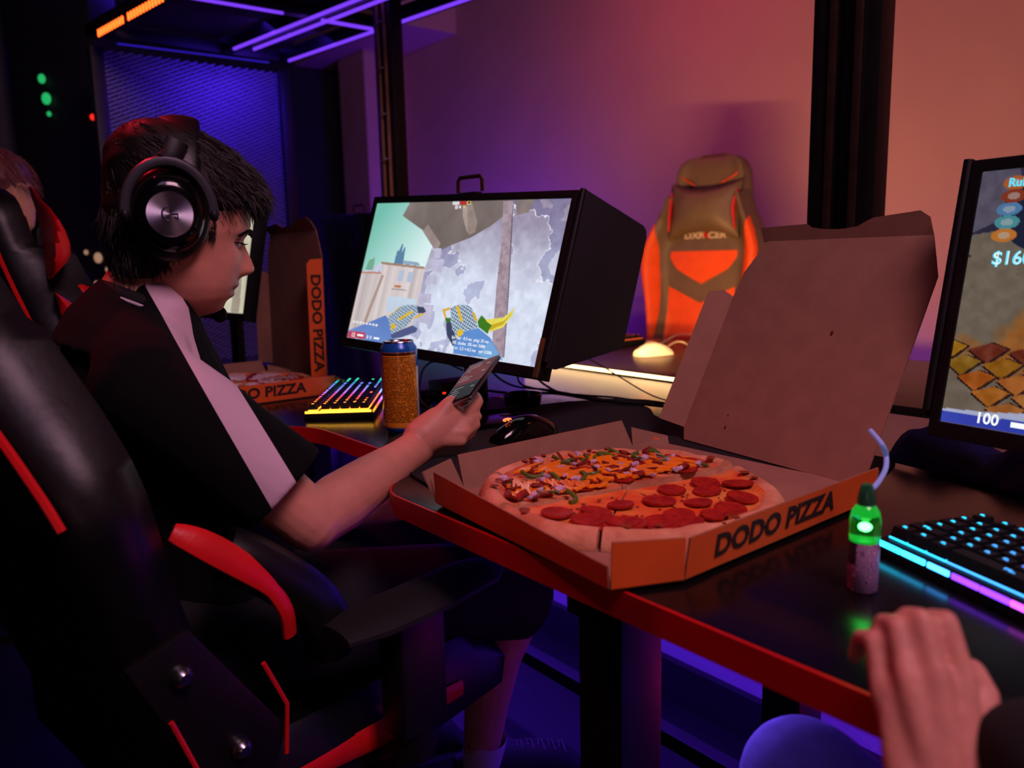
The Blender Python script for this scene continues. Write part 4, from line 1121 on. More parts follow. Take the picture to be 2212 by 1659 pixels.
# right keyboard: teal to violet
cols2 = [(0.02, .62, 1.0), (.03, .50, 1.0), (.05, .36, 1.0), (.10, .22, 1.0), (.38, .16, 1.0), (.75, .14, .9)]
ax = atz(2212, 1322, 0.768) - atz(1903, 1178, 0.768); ax.z = 0; ax.normalize()
org = atz(1893, 1196, 0.7505); org.z = 0.7505
kbm2 = frame(org, ax, (0, 0, 1))
kb2, KW, KD, gl2 = make_keyboard('black keyboard with blue and violet lit keys at the right edge', kbm2, CF(cols2, lambda x, r: min(5, int(x * 10))), es=2.6)
for i in range(6):
    c_ = cols2[i] if i < 3 else (.22, .04, 1.0) if i < 5 else (.6, .08, .9)
    MB().box((0.004 + 0.03 * (i + .5), -0.0012, 0.014), (0.028 if i != 2 else 0.024, 0.002, 0.005)).build('front_light', glow('front_light', (*c_, 1), 5.0 if i < 3 else 3.0), kb2)
# third keyboard on the opposite desk, red
org = atz(1395, 742, 0.7505); org.z = 0.7505
kbm3 = frame(org, D(1, 0) * 1.0, (0, 0, 1))
kb3, _, _, _ = make_keyboard('red lit keyboard on the opposite desk beside the white mouse', kbm3, CF([(1, .10, .02)], lambda x, r: 0), es=1.5)

# ------------------------------------------------------------------ small things around the near monitor
t = thing('round_dock', 'round violet lit black dock between the can and the phone', 'dock', atz(952, 862, 0.7505) * Vector((1, 1, 0)).length * 0 + Vector((*atz(950, 868, 0.7505)[:2], 0.7505)))
MB().lathe([(0.0001, 0), (0.050, 0), (0.052, 0.004), (0.052, 0.018), (0.047, 0.022), (0.0001, 0.022)], 36).build('body', GLOSSBLACK, t)
MB().ell((0.012, -0.018, 0.0225), (0.004, 0.004, 0.0015), seg=10, rows=6).build('red_lamp', glow('red_lamp', (1, .03, .01, 1), 2.0), t)
o = MB().box((0, 0, 0.010), (0.11, 0.055, 0.020)).build('black_case', MATTE, loc=Vector((*atz(985, 838, .7735)[:2], 0.7735)), rotz=radians(35), bevel=0.003)
tag(o, 'flat black box lying on the round dock under the monitor', 'box')
wl = atz(1068, 868, 0.7535)
t = thing('smart_watch', 'small smart watch lying face up right of the phone', 'watch', (wl.x, wl.y, 0.7534), radians(-20))
MB().box((0, 0, 0.006), (0.040, 0.034, 0.010)).build('watch_case', mat('watch_metal', L(150, 120, 90), 0.2, metal=0.9, var=0.1), t, bevel=0.003)
MB().box((0, 0, 0.0112), (0.034, 0.028, 0.001)).build('watch_glass', GLOSSBLACK, t, bevel=0.0004)
MB().tube([(0.022, 0, 0.006), (0.035, 0.004, 0.004), (0.055, 0.010, 0.002), (0.075, 0.012, 0.0018)], 0.012, 8, flat=0.12).build('strap', RUBBER, t)
MB().tube([(-0.022, 0, 0.006), (-0.035, -0.004, 0.004), (-0.06, -0.010, 0.002)], 0.012, 8, flat=0.12).build('strap', RUBBER, t)
al = atz(1130, 878, 0.7505)
t = MB().lathe([(0.0001, 0), (0.033, 0), (0.037, 0.004), (0.040, 0.024), (0.038, 0.025), (0.034, 0.008), (0.0001, 0.006)], 36).build('ashtray', GLOSSBLACK, loc=(al.x, al.y, 0.7534))
tag(t, 'round black dish behind the black mouse', 'dish')
wl = atz(1045, 918, 0.7535)
t = thing('phone_case', 'slim dark phone lying on the mat left of the mouse', 'phone', (wl.x, wl.y, 0.7534), radians(32))
MB().box((0, 0, 0.0045), (0.150, 0.072, 0.009)).build('body', GLOSSBLACK, t, bevel=0.003)
MB().box((0.060, 0.020, 0.0096), (0.016, 0.016, 0.0012)).build('camera_bump', STEEL, t, bevel=0.0004)

# ------------------------------------------------------------------ small bottle with green light
bl = atz(1862, 1272, 0.7505)
bt = thing('liquid_bottle', 'small bottle with patterned label and glowing green top beside the blue keyboard', 'bottle', (bl.x, bl.y, 0.7505), -0.6)
GREENP = mat('green_clear_plastic', (0.10, 0.55, 0.12, 1), 0.06, trans=0.95, em=(0.02, 1.0, 0.10, 1), es=0.012, var=0.2)
GG = glow('green_glow', (0.03, 1.0, 0.14, 1), 0.55)
m = mat('bottle_label', L(120, 84, 120), 0.35, bump=0.1); nt = m.node_tree; b = nt.nodes['Principled BSDF']
tc = nt.nodes.new('ShaderNodeTexCoord'); sp = nt.nodes.new('ShaderNodeSeparateXYZ'); nt.links.new(tc.outputs['Object'], sp.inputs[0])
vx = nt.nodes.new('ShaderNodeTexVoronoi'); vx.inputs['Scale'].default_value = 120; nt.links.new(tc.outputs['Object'], vx.inputs['Vector'])
ringp = mth(nt, 'GREATER_THAN', mth(nt, 'FRACT', mth(nt, 'MULTIPLY', vx.outputs['Distance'], 5.0)), 0.62)
dk = mth(nt, 'MULTIPLY', mth(nt, 'LESS_THAN', sp.outputs[0], -0.004), mth(nt, 'GREATER_THAN', sp.outputs[2], 0.026))
nt.links.new(mixc(nt, dk, mixc(nt, ringp, L(104, 72, 108), L(196, 160, 196)), L(38, 26, 40)), b.inputs['Base Color'])
LAB = m
MB().lathe([(0.0001, 0), (0.0118, 0), (0.0130, 0.0015), (0.0130, 0.046), (0.0128, 0.0462)], 32, cap=False).build('label_body', LAB, bt, angle=50)
MB().lathe([(0.0128, 0.046), (0.0132, 0.050), (0.0132, 0.066), (0.0118, 0.074), (0.0085, 0.079), (0.0075, 0.080)], 32, cap=False).build('bottle_shoulder', GREENP, bt, angle=50)
MB().lathe([(0.0001, 0.046), (0.0122, 0.0465), (0.0125, 0.049), (0.0001, 0.050)], 24).build('liquid_glow', GG, bt)
MB().lathe([(0.0001, 0.070), (0.0100, 0.0705), (0.0095, 0.072), (0.0001, 0.0725)], 24).build('liquid_glow', GG, bt)
MB().lathe([(0.0078, 0.080), (0.0078, 0.086), (0.0055, 0.096), (0.0042, 0.099), (0.0001, 0.099)], 24).build('cap', mat('smoky_cap', L(60, 130, 90), 0.15, trans=0.6, var=0.2), bt)
cable('pale lead with painted blue glow rising behind the small green bottle', [zz_(1872, 1060, .83), zz_(1892, 1048, .83), zz_(1912, 1015, .835), zz_(1914, 985, .845), zz_(1905, 960, .86), zz_(1880, 930, .87)], 0.0026,
      mat('lead_painted_glow', L(150, 170, 230), 0.4, em=(0.2, 0.35, 1.0, 1), es=0.12, var=0.05))  # blue light on the cord is put in as tint and weak emission
point('bottle_lamp', Vector((bl.x, bl.y, 0.7505 + 0.060)), (0.1, 1.0, 0.2), 0.018, 0.004)
# dark blue cloth hanging behind the right keyboard
CLOTH = mat('blue_cloth', L(26, 24, 96), 0.9, var=0.3, vscale=20, bump=0.3, bscale=100)
mb = MB(); rows = []
A_ = atz(1900, 1000, .7525); B_ = atz(2212, 1080, .7525)
for i in range(14):
    k = i / 13; r_ = []
    for j in range(10):
        s_ = j / 9
        p = A_.lerp(B_, k * 1.15) + D(0, 1) * (0.015 + 0.16 * s_) 
        z = 0.754 + 0.05 * abs(mnoise.noise(Vector((k * 5, s_ * 3, 1.2)))) * sin(pi * min(1, s_ * 1.0)) + 0.03 * sin(pi * s_) * (0.5 + 0.5 * sin(k * 9))
        r_.append(Vector((p.x, p.y, z)))
    rows.append(r_)
mb.loft(rows, cap=False, closed=False)
o = mb.build('folded_cloth', CLOTH, recalc=True); md = o.modifiers.new('thick', 'SOLIDIFY'); md.thickness = 0.003; md.offset = 1
tag(o, 'dark blue cloth crumpled behind the right keyboard', 'cloth')
# back of a further black monitor left of the lit one, and a red headset on the opposite side
C4 = P(812, 548, 3.25)
m4 = mon_matrix(C4, -0.73 + pi, 0.18)
make_monitor('black monitor seen from behind left of the lit monitor', m4, np.zeros((40, 70, 3)) + 12, 0.2, nx=70, ny=40)

# ------------------------------------------------------------------ racing seats
def gauss(x, s_): return math.exp(-(x / s_) ** 2)
def make_chair(label, loc, rz, acc, logo=False, pillow=True, front=LEATHER, recline=10, group=None, back_h=0.86, arms=True, seat_z=0.47, mech=False, rear=False, arm_z=0.63, pipe0=.05, wing_d=0.075):
    """local: +y is forward, x to the sitter's right, z up"""
    t = thing('gaming_chair', label, 'chair', loc, rz, group or 'racing seats')
    A = radians(recline); k_ = back_h / 0.86
    half = [(0, .205), (.08, .215), (.18, .225), (.28, .245), (.38, .268), (.45, .272), (.50, .262), (.56, .235), (.62, .20), (.68, .175), (.74, .165), (.79, .157), (.825, .138), (.85, .10), (.86, .05)]
    def hw(z):
        z /= k_
        for (a, wa), (b, wb) in zip(half, half[1:]):
            if z <= b: return wa + (wb - wa) * (z - a) / (b - a)
        return .05
    def T_(x, y, z):                                    # recline about the seat back
        return Vector((x, -0.22 + y * cos(A) - z * sin(A), seat_z + 0.03 + y * sin(A) + z * cos(A)))
    def yf(x, z):                                       # front surface: hollow middle, raised side wings
        w_ = hw(z); q_ = abs(x) / w_; zz_ = z / k_
        wing = wing_d * max(0, min(1, (0.62 - abs(zz_ - .34)) / .22)) if zz_ < .7 else 0.012
        s_ = max(0, min(1, (q_ - .60) / .28)); s_ = s_ * s_ * (3 - 2 * s_)
        edge = max(0, (q_ - .90) / .10)
        return 0.050 + wing * s_ - (0.050 + wing) * 0.55 * edge ** 2 + 0.006 * cos(z * 14)
    rings = []; N = 26
    zs = [i / 44 * back_h for i in range(45)]
    for z in zs:
        w_ = hw(z); ring = []
        e_ = min(1, sqrt(max(0.02, 1 - max(0, (z / k_ - .80) / .065) ** 2))) if z / k_ > .80 else 1
        for i in range(N + 1):
            x = w_ * (-1 + 2 * i / N); ring.append(T_(x, yf(x, z) * e_, z))
        for i in range(N + 1):
            x = w_ * (1 - 2 * i / N); q_ = abs(x) / w_
            ring.append(T_(x, -0.045 * (1 - q_ ** 6) * e_, z))
        rings.append(ring)
    mb = MB().loft(rings)
    mb.build('backrest', front, t, angle=60)
    # coloured inserts follow the front surface
    def patch(name, poly, m, lift=0.0035, res=10, side='f'):
        """poly in (x,z); filled by horizontal strips"""
        zs_ = [p[1] for p in poly]; z0, z1 = min(zs_), max(zs_); mbp = MB(); rows = []
        for i in range(res + 1):
            z = z0 + (z1 - z0) * (0.001 + 0.998 * i / res); xs = []
            for (x1, a), (x2, b) in zip(poly, poly[1:] + poly[:1]):
                if (a > z) != (b > z): xs.append(x1 + (x2 - x1) * (z - a) / (b - a))
            if len(xs) < 2: continue
            xa, xb = min(xs), max(xs); M_ = 8
            fr = [T_(xa + (xb - xa) * j / M_, (yf(xa + (xb - xa) * j / M_, z) + lift) if side == 'f' else -0.045 - lift, z) for j in range(M_ + 1)]
            bk_ = [T_(xb - (xb - xa) * j / M_, (yf(xb - (xb - xa) * j / M_, z) - 0.004) if side == 'f' else -0.035, z) for j in range(M_ + 1)]
            rows.append(fr + bk_)
        mbp.loft(rows); return mbp.build(name, acc if m is None else m, t, angle=60)
    if logo:
        def vpanel(hwid_, top_, bot_, n_=16):
            cols = []
            for i in range(n_ + 1):
                x = hwid_ * (-1 + 2 * i / n_); a_, b_ = top_(x), bot_(x); M_ = 6
                fr = [T_(x, yf(x, a_ + (b_ - a_) * j / M_) + .004, a_ + (b_ - a_) * j / M_) for j in range(M_ + 1)]
                bk_ = [T_(x, yf(x, b_ + (a_ - b_) * j / M_) - .004, b_ + (a_ - b_) * j / M_) for j in range(M_ + 1)]
                cols.append(fr + bk_)
            MB().loft(cols).build('chevron_panel', acc, t, angle=60)
        vpanel(.150, lambda x: .475 * k_, lambda x: (.345 + .075 * abs(x) / .15 + .03 * max(0, abs(x) / .15 - .8) * 5) * k_)
        vpanel(.150, lambda x: (.270 + .065 * abs(x) / .15) * k_, lambda x: .12)
    for s_ in (-1, 1):
        outer = [(z, 0.965) for z in (.60, .55, .48, .40, .30, .20, .12)]
        inner = [(z, f) for z, f in ((.12, .80), (.22, .74), (.32, .70), (.42, .70), (.50, .74), (.56, .86))]
        if wing_d > .05: patch('wing_insert', [(s_ * hw(z * k_) * f, z * k_) for z, f in outer] + [(s_ * hw(z * k_) * f, z * k_) for z, f in inner], None, res=18)
        if rear:
            o1 = [(z, .99) for z in (.66, .60, .55, .48, .42, .36, .32)]; i1 = [(.30, .80), (.36, .52), (.46, .36), (.58, .50)]
            patch('rear_insert', [(s_ * hw(z * k_) * f, z * k_) for z, f in o1] + [(s_ * hw(z * k_) * f, z * k_) for z, f in i1], None, res=14, side='b')
            o1 = [(z, .99) for z in (.26, .20, .14)]; i1 = [(.15, .84), (.20, .60), (.25, .50)]
            patch('rear_insert', [(s_ * hw(z * k_) * f, z * k_) for z, f in o1] + [(s_ * hw(z * k_) * f, z * k_) for z, f in i1], None, res=10, side='b')
        # piping along the rim
        if not logo: MB().tube([T_(s_ * hw(z) * 0.995, -0.018, z) for z in zs[max(2, int(pipe0 * 44)):-6]], 0.0045, 6).build('piping', acc, t)
    if pillow:
        MBp = MB(); rr_ = []
        for i in range(15):
            a = -1 + 2 * i / 14; ring = []
            hh = 0.115 * (0.70 + 0.30 * abs(a) ** 2.2) * k_; th_ = 0.070 * (1 - 0.75 * abs(a) ** 3.0)
            for j in range(22):
                b_ = 2 * pi * j / 22
                x = a * (0.158 - .018 * gauss(sin(b_), .5)); z = .630 * k_ + hh * (abs(sin(b_)) ** .8) * (1 if sin(b_) > 0 else -1); y = yf(0, .655) + 0.028 + th_ * cos(b_)
                ring.append(T_(x, y, z))
            rr_.append(ring)
        MBp.loft(rr_).build('head_pillow', front, t, angle=60)
        for s_ in (-1, 1):
            MB().tube([T_(s_ * .146, .095, .70 * k_), T_(s_ * .140, .110, .63 * k_), T_(s_ * .148, .095, .55 * k_)], [.006, .011, .006], 8, flat=.6).build('pillow_trim', REDLEATHER, t)
            MB().tube([T_(s_ * .06, .068, .735 * k_), T_(s_ * .10, .060, .755 * k_), T_(s_ * .128, .055, .775 * k_)], 0.006, 8, flat=.5).build('strap', acc, t)
    if logo:
        for s, x, m_ in (('DXR', .047, mat('pale_stitch', L(214, 196, 186), 0.6, var=0.1)), ('A', -0.004, REDLEATHER), ('CER', -.055, mat('pale_stitch', L(214, 196, 186), 0.6, var=0.1))):
            text('lettering', s, 0.036, m_, frame(T_(x, yf(0, .53) + .004, .535 * k_), (1, 0, 0) if False else (-1, 0, 0), T_(0, 1, 0) - T_(0, 0, 0)) @ Matrix.Identity(4), t, bold=0.0012, sx=1.25)
    # seat cushion
    rings = []
    for i in range(19):
        y = -0.24 + 0.52 * i / 18; w_ = 0.245 + 0.015 * sin(pi * i / 18); ring = []
        e_ = 1 - max(0, (i - 14) / 4) ** 2 * .55
        for j in range(21):
            x = w_ * (-1 + 2 * j / 20); q_ = abs(x) / w_; s_ = max(0, min(1, (q_ - .62) / .2))
            ring.append(Vector((x, y, seat_z - .045 + (0.05 + 0.030 * s_) * e_ * (1 - .5 * max(0, (q_ - .93) / .07)))))
        for j in range(21):
            x = w_ * (1 - 2 * j / 20); ring.append(Vector((x * .97, y, seat_z - .075)))
        rings.append(ring)
    MB().loft(rings).build('seat', front, t, angle=55)
    for s_ in (-1, 1):
        MB().tube([(s_ * .252, -.12, seat_z - .02), (s_ * .262, .02, seat_z - .022), (s_ * .258, .17, seat_z - .028)], [(.012, .004), (.020, .004), (.012, .004)], 8).build('seat_stripe', acc, t)
    if arms:
        for s_ in (-1, 1):
            a_ = thing('armrest', 'x', 'x') if False else None
            pad = MB().tube([(s_ * .315, -.085, arm_z), (s_ * .318, -.04, arm_z + .003), (s_ * .318, .06, arm_z + .003), (s_ * .313, .145, arm_z + .003), (s_ * .300, .185, arm_z)], [(.010, .030), (.014, .045), (.014, .048), (.013, .044), (.008, .028)], 14, up=(0, 0, 1)).build('armrest_pad', RUBBER, t)
            MB().box((s_ * .315, 0.03, arm_z - .09), (.045, .075, .15)).build('armrest_post', METALBLK, t, bevel=.006)
            MB().tube([(s_ * .315, .03, arm_z - .14), (s_ * .312, .03, .43), (s_ * .24, .03, .385)], [(.022, .032), (.022, .036), (.014, .036)], 10).build('armrest_bracket', METALBLK, t)
    if mech:
        seat_z_ = seat_z; seat_z = seat_z + .105
        for s_ in (-1, 1):
            MB().prism([(s_ * .262, -.30, seat_z + .10), (s_ * .262, -.235, seat_z + .12), (s_ * .262, -.13, seat_z - .04), (s_ * .262, -.15, seat_z - .09), (s_ * .262, -.22, seat_z - .08)], (s_ * .012, 0, 0)).build('recliner_plate', METALBLK, t, bevel=.003)
            for (y, z) in ((-.248, seat_z + .075), (-.19, seat_z - .035)):
                MB().lathe([(.0001, .010), (.006, .010), (.010, .006), (.012, .001), (.012, -.004), (.0001, -.004)], 20, c=(s_ * .278, y, z), R=Matrix.Rotation(s_ * pi / 2, 3, 'Y')).build('bolt', STEEL, t)
            MB().tube([(s_ * .276, -.155, seat_z + .05), (s_ * .277, -.13, seat_z - .01), (s_ * .277, -.135, seat_z - .07)], .0028, 6).build('red_cord', acc, t)
            MB().tube([(s_ * .276, -.262, seat_z + .03), (s_ * .277, -.235, seat_z - .05)], .0028, 6).build('red_cord', acc, t)
    if mech: seat_z = seat_z_
    MB().box((0, 0, seat_z - .095), (.30, .26, .035)).build('mechanism', METALBLK, t, bevel=.006)
    MB().lathe([(.0001, seat_z - .11), (.022, seat_z - .11), (.022, .26), (.030, .25), (.030, .115), (.0001, .115)], 20).build('gas_lift', METALBLK, t)
    for i in range(5):
        a = 2 * pi * i / 5 + .3
        MB().tube([(.02 * cos(a), .02 * sin(a), .115), (.17 * cos(a), .17 * sin(a), .105), (.31 * cos(a), .31 * sin(a), .075)], [(.025, .032), (.020, .028), (.014, .020)], 10).build('base_leg', METALBLK, t)
        MB().lathe([(.0001, -.012), (.024, -.012), (.027, -.006), (.027, .006), (.024, .012), (.0001, .012)], 18, c=(.31 * cos(a), .31 * sin(a), .027), R=Matrix.Rotation(pi / 2, 3, 'X') ).tube([(.31 * cos(a), .31 * sin(a), .03), (.31 * cos(a), .31 * sin(a), .07)], .008, 8).build('caster', BLACK, t)
    return t
def fwd_rot(dx, dy): return atan2(dy, dx) - pi / 2
nd = D(0, 1)
# opposite seat faces back across the desks
ch_o = P(1458, 560, 3.12)
make_chair('orange and brown racing seat with head pillow behind the opposite desk', (ch_o.x, ch_o.y, 0), fwd_rot(-.66, -.75), ORANGELEATHER, logo=True, front=BROWNLEATHER, recline=8, back_h=0.90, seat_z=0.54, arm_z=0.80)
# the boy's own seat, nearest the camera at the left
ch_b = Vector((-0.39, 1.12, 0))
make_chair('black racing seat with red piping under the boy with headphones', ch_b, fwd_rot(0.66, 0.75), REDLEATHER, pillow=False, recline=17, seat_z=0.46, mech=True, back_h=0.64, pipe0=.56, wing_d=0.02)
# red edged bolster that curls round the near side of his seat
cb = [o for o in bpy.data.objects if o.name == 'gaming_chair.001'][0]; ci = (Matrix.Translation(cb.location) @ Matrix.Rotation(cb.rotation_euler.z, 4, 'Z')).inverted()
bp_ = curve_pts([P(372, 1150, .80), P(430, 1172, .81), P(510, 1215, .83), P(580, 1265, .85), P(618, 1320, .86), P(626, 1370, .87)], 5)
MB().tube([ci @ p for p in bp_], [(.006, .010 + .007 * sin(pi * min(1, i / 16))) for i in range(len(bp_))], 10, up=(1, 0, .4)).build('side_bolster_trim', REDLEATHER, cb)
MB().tube([ci @ (p + Vector((.030, .060, -.045))) for p in bp_], [.032] * len(bp_), 12).build('side_bolster', LEATHER, cb)
# neighbouring seat beyond it
make_chair('red winged black racing seat left of the boy, behind his seat', (-0.86, 1.97, 0), fwd_rot(0.74, 0.66), REDLEATHER, recline=12, back_h=0.765, seat_z=0.45)

c2_ = [o for o in bpy.data.objects if o.name == 'gaming_chair.002'][0]; ci2 = (Matrix.Translation(c2_.location) @ Matrix.Rotation(c2_.rotation_euler.z, 4, 'Z')).inverted()
def red_wing(rows):
    fr, n_ = [], 7
    for y, xa, xb in rows:
        f_ = []; b_ = []
        for j in range(n_):
            x = xa + (xb - xa) * j / (n_ - 1); d_ = (1.79 - (x - 60) * .0036 if x < 119 else 1.578 + (x - 119) * .0004) - .014 - .010 * sin(pi * j / (n_ - 1))
            f_.append(ci2 @ P(x, y, d_)); b_.append(ci2 @ P(x, y, d_ + .05))
        fr.append(f_ + b_[::-1])
    MB().loft(fr).build('wing_panel', REDLEATHER, c2_, angle=60)
red_wing([(403, 62, 68), (412, 64, 76), (428, 68, 86), (450, 76, 108), (475, 82, 128), (500, 85, 142), (525, 88, 151), (548, 89, 153), (565, 90, 146), (585, 93, 128), (604, 104, 109)])
red_wing([(633, 117, 121), (648, 122, 146), (664, 127, 166), (680, 131, 169), (695, 136, 166), (708, 152, 161)])
# ------------------------------------------------------------------ people
SKIN = mat('skin', L(206, 140, 118), 0.48, var=0.10, vscale=45, bump=0.10, bscale=420, sss=0.10, spec=0.4)
SKIN2 = mat('skin_hand', L(206, 138, 120), 0.5, var=0.16, vscale=70, bump=0.15, bscale=300, sss=0.08, spec=0.35)
LIP = mat('lips', L(178, 92, 92), 0.42, var=0.12, vscale=200, sss=0.1)
HAIR = mat('dark_hair', L(20, 11, 10), 0.55, var=0.35, vscale=120, spec=0.25)
TEE = mat('black_jersey', L(14, 13, 16), 0.9, var=0.2, vscale=30, bump=0.25, bscale=900)
SHORTM = mat('black_shorts', L(12, 11, 14), 0.9, var=0.2, vscale=20, bump=0.2, bscale=500)
DENIM = mat('grey_denim', L(120, 116, 150), 0.9, var=0.2, vscale=60, bump=0.3, bscale=700)
SOCK = mat('white_sock', L(190, 180, 190), 0.95, var=0.08, bump=0.4, bscale=600)
EYEW = mat('eye_white', L(214, 200, 200), 0.15, var=0.04)
IRIS = mat('iris', L(40, 24, 18), 0.1, var=0.3)
LASH = mat('lashes', L(14, 9, 9), 0.7, var=0.1)

HC = P(392, 470, 1.08)                                    # middle of the boy's head
hd = Vector((HC.x, HC.y, 0)).normalized()
HX = Vector((hd.y, -hd.x, 0)); HY = hd; HZ = Vector((0, 0, 1))     # forward of the face, away from camera, up
HS = (HC - EYE).length / FPX; KXs, KZs = HS * .86, HS * .93        # size of a picture step sideways and upright at the head
CX0, CY0 = 392, 470
def H(px, py, off=0.0):
    """head frame point: picture offset in the face's own plane, off = metres away from the camera"""
    d_ = ray(px, py); return EYE + d_ * ((HC - EYE).dot(HY) / d_.dot(HY)) + HY * off
def prof(tab, v):
    if v <= tab[0][0]: return tab[0][1]
    for (a, x), (b, y) in zip(tab, tab[1:]):
        if v <= b:
            k = (v - a) / (b - a); return x + (y - x) * k
    return tab[-1][1]
def smoothtab(tab, v, w_=4):
    return (prof(tab, v - w_) + 2 * prof(tab, v) + prof(tab, v + w_)) / 4
FRONT = [(284, 380), (292, 410), (310, 450), (340, 492), (380, 524), (420, 537), (440, 540), (470, 541), (490, 540), (505, 537), (513, 531), (520, 527), (530, 525), (550, 522), (575, 519), (592, 516), (600, 514.5), (607, 515), (613, 517), (619, 516), (622, 510), (625, 503), (629, 505), (635, 508), (640, 505), (646, 493), (650, 488), (656, 486), (663, 484), (669, 478), (675, 466), (680, 448), (684, 425)]
FB = [q for q in FRONT if q[0] <= 600] + [(620, 509), (640, 500), (650, 491), (656, 487), (663, 484), (669, 478), (675, 466), (680, 448), (684, 425)]
BACK = [(284, 350), (292, 320), (310, 290), (340, 262), (380, 243), (430, 236), (480, 240), (530, 252), (560, 268), (590, 295), (620, 325), (650, 352), (675, 380), (684, 400)]
HALF = [(284, 20), (292, 52), (310, 80), (340, 98), (380, 108), (430, 112), (480, 110), (520, 106), (560, 99), (590, 94), (620, 86), (645, 72), (662, 54), (675, 38), (684, 20)]
NOSE = [(512, 0), (520, 0), (528, 4), (540, 11), (552, 18), (564, 25), (574, 30), (582, 33), (588, 31), (593, 24), (597, 12), (601, 2), (606, 0)]
def gauss(x, s_): return math.exp(-(x / s_) ** 2)
def head_shell(mb):
    rings = []
    for py in [284 + (684 - 284) * i / 150 for i in range(151)]:
        xf = smoothtab(FB, py, 3); lipd = smoothtab(FRONT, py, 1.2) - xf; xf, xb, w_ = xf, smoothtab(BACK, py, 6), smoothtab(HALF, py, 5)
        cx_, a_ = (xf + xb) / 2, (xf - xb) / 2; ring = []
        N = 120
        for j in range(N):
            th = 2 * pi * j / N; c, s_ = cos(th), sin(th)
            # rounder front corners than an ellipse
            e1 = 0.86 if c > 0 else 1.0
            x = cx_ + a_ * (abs(c) ** e1) * (1 if c > 0 else -1); y = w_ * (abs(s_) ** 0.92) * (1 if s_ > 0 else -1)
            if c > 0:
                sg = 13 + 7 * max(0, min(1, (py - 545) / 35))
                x += prof(NOSE, py) * gauss(y, sg if py < 583 else 21)
                x += lipd * gauss(y, 27)
                for e_ in (-1, 1):
                    x -= 15 * gauss(y - e_ * 36, 21) * gauss(py - 524, 13)          # eye hollow
                    x += 4 * gauss(y - e_ * 38, 26) * gauss(py - 500, 10)            # brow
                    x += 4 * gauss(y - e_ * 52, 24) * gauss(py - 566, 20)            # cheekbone
                    x += 7 * gauss(y - e_ * 15, 7) * gauss(py - 586, 8)              # nostril wing
                x -= 4 * gauss(abs(y) - 31, 8) * gauss(py - 622, 6)                 # mouth corner
                x -= 2.5 * gauss(abs(y) - 20, 12) * gauss(py - 624, 3.5)
            ring.append(H(x, py, y * HS))
        rings.append(ring)
    mb.loft(rings)
boy = thing('person', 'seated boy in black tee with pale shoulder stripe, looking down at his phone', 'person', (0, 0, 0))
bd = MB()
head_shell(bd)
# neck
bd.limb([H(345, 560, 0), H(322, 610, 0), H(296, 665, 0.0), H(285, 705, 0.0)], [(.050, .052), (.050, .054), (.055, .060), (.062, .075)], 24)
bd.limb([H(380, 640, 0), H(345, 690, 0)], [(.038, .040), (.045, .055)], 18)
# joints
NB = H(292, 668, 0)
SR = Vector((-0.440, 0.935, 0.915)); SL_ = SR + HY * 0.30 + HX * -0.02
HIPR = Vector((-0.40, 1.03, 0.55)); HIPL = HIPR + HY * 0.19
ELB = P(672, 1128, 0.965); WR = P(908, 962, 1.175)
MID = (SR + SL_) / 2; PEL = (HIPR + HIPL) / 2
bd.limb([MID + Vector((0, 0, -.05)), MID.lerp(PEL, .45), PEL], [(.080, .15), (.090, .13), (.100, .15)], 20, up=tuple(HX))
bd.limb([SR, SR.lerp(ELB, .5), ELB], [.050, .046, .038], 18)
bd.limb([MID + HZ * .02, SR], [.055, .050], 16); bd.limb([MID + HZ * .02, SL_], [.055, .050], 16)
# near forearm thickest below the elbow, flat at the wrist
fa = (WR - ELB)
bd.limb([ELB, ELB + fa * .22, ELB + fa * .5, ELB + fa * .8, WR], [.036, .0405, .036, .0285, (.022, .028)], 20, up=tuple(HY))
# far arm rests in the lap
ELL = SL_ + Vector((.14, .03, -.27)); WRL = Vector((-.12, 1.28, .66))
bd.limb([SL_, SL_.lerp(ELL, .5), ELL], [.050, .044, .038], 14); bd.limb([ELL, ELL.lerp(WRL, .4), WRL], [.036, .038, .025], 14)
def finger(mb, pts, r, seg=12): mb.limb(pts, r, seg)
# near hand holding the phone
def HP(x, y, d): return P(860 + x / 6.38, 740 + y / 6.38, d)      # hand survey crop -> point
Wp = HP(330, 1300, 1.175)
KI, KM, KR, KP = HP(905, 990, 1.215), HP(920, 1120, 1.200), HP(905, 1235, 1.190), HP(850, 1345, 1.185)
bd.limb([Wp, HP(560, 1180, 1.19), HP(700, 1090, 1.20)], [(.027, .030), (.025, .034), (.022, .030)], 18, up=tuple(HY))
for k_, r_ in ((KI, .0125), (KM, .0128), (KR, .0122), (KP, .0115)):
    bd.limb([Wp.lerp(k_, .25), Wp.lerp(k_, .6), k_], [.016, .0145, r_], 12)
# index finger runs up behind the phone, the others curl round its back
finger(bd, [KI, HP(1040, 900, 1.235), HP(1098, 815, 1.250)], [.0122, .0108, .0098])
finger(bd, [HP(1098, 815, 1.250), HP(1075, 745, 1.268), HP(1030, 700, 1.285)], [.0098, .0085, .0072])
for k_, dx, dz, r_ in ((KM, 0, 0, .0115), (KR, -40, 60, .011), (KP, -70, 110, .0100)):
    p1 = k_ + Vector((.016, .034, .004)); p2 = p1 + Vector((-.016, .022, .014)); p3 = p2 + Vector((-.024, .002, .006))
    finger(bd, [k_, p1, p2, p3], [r_, r_ * .92, r_ * .85, r_ * .72])
# thumb along the near left edge of the phone
finger(bd, [Wp.lerp(KI, .35), HP(600, 970, 1.190), HP(690, 860, 1.196)], [.0170, .0150, .0122])
finger(bd, [HP(690, 860, 1.196), HP(735, 815, 1.204), HP(775, 810, 1.212)], [.0122, .0108, .0086])
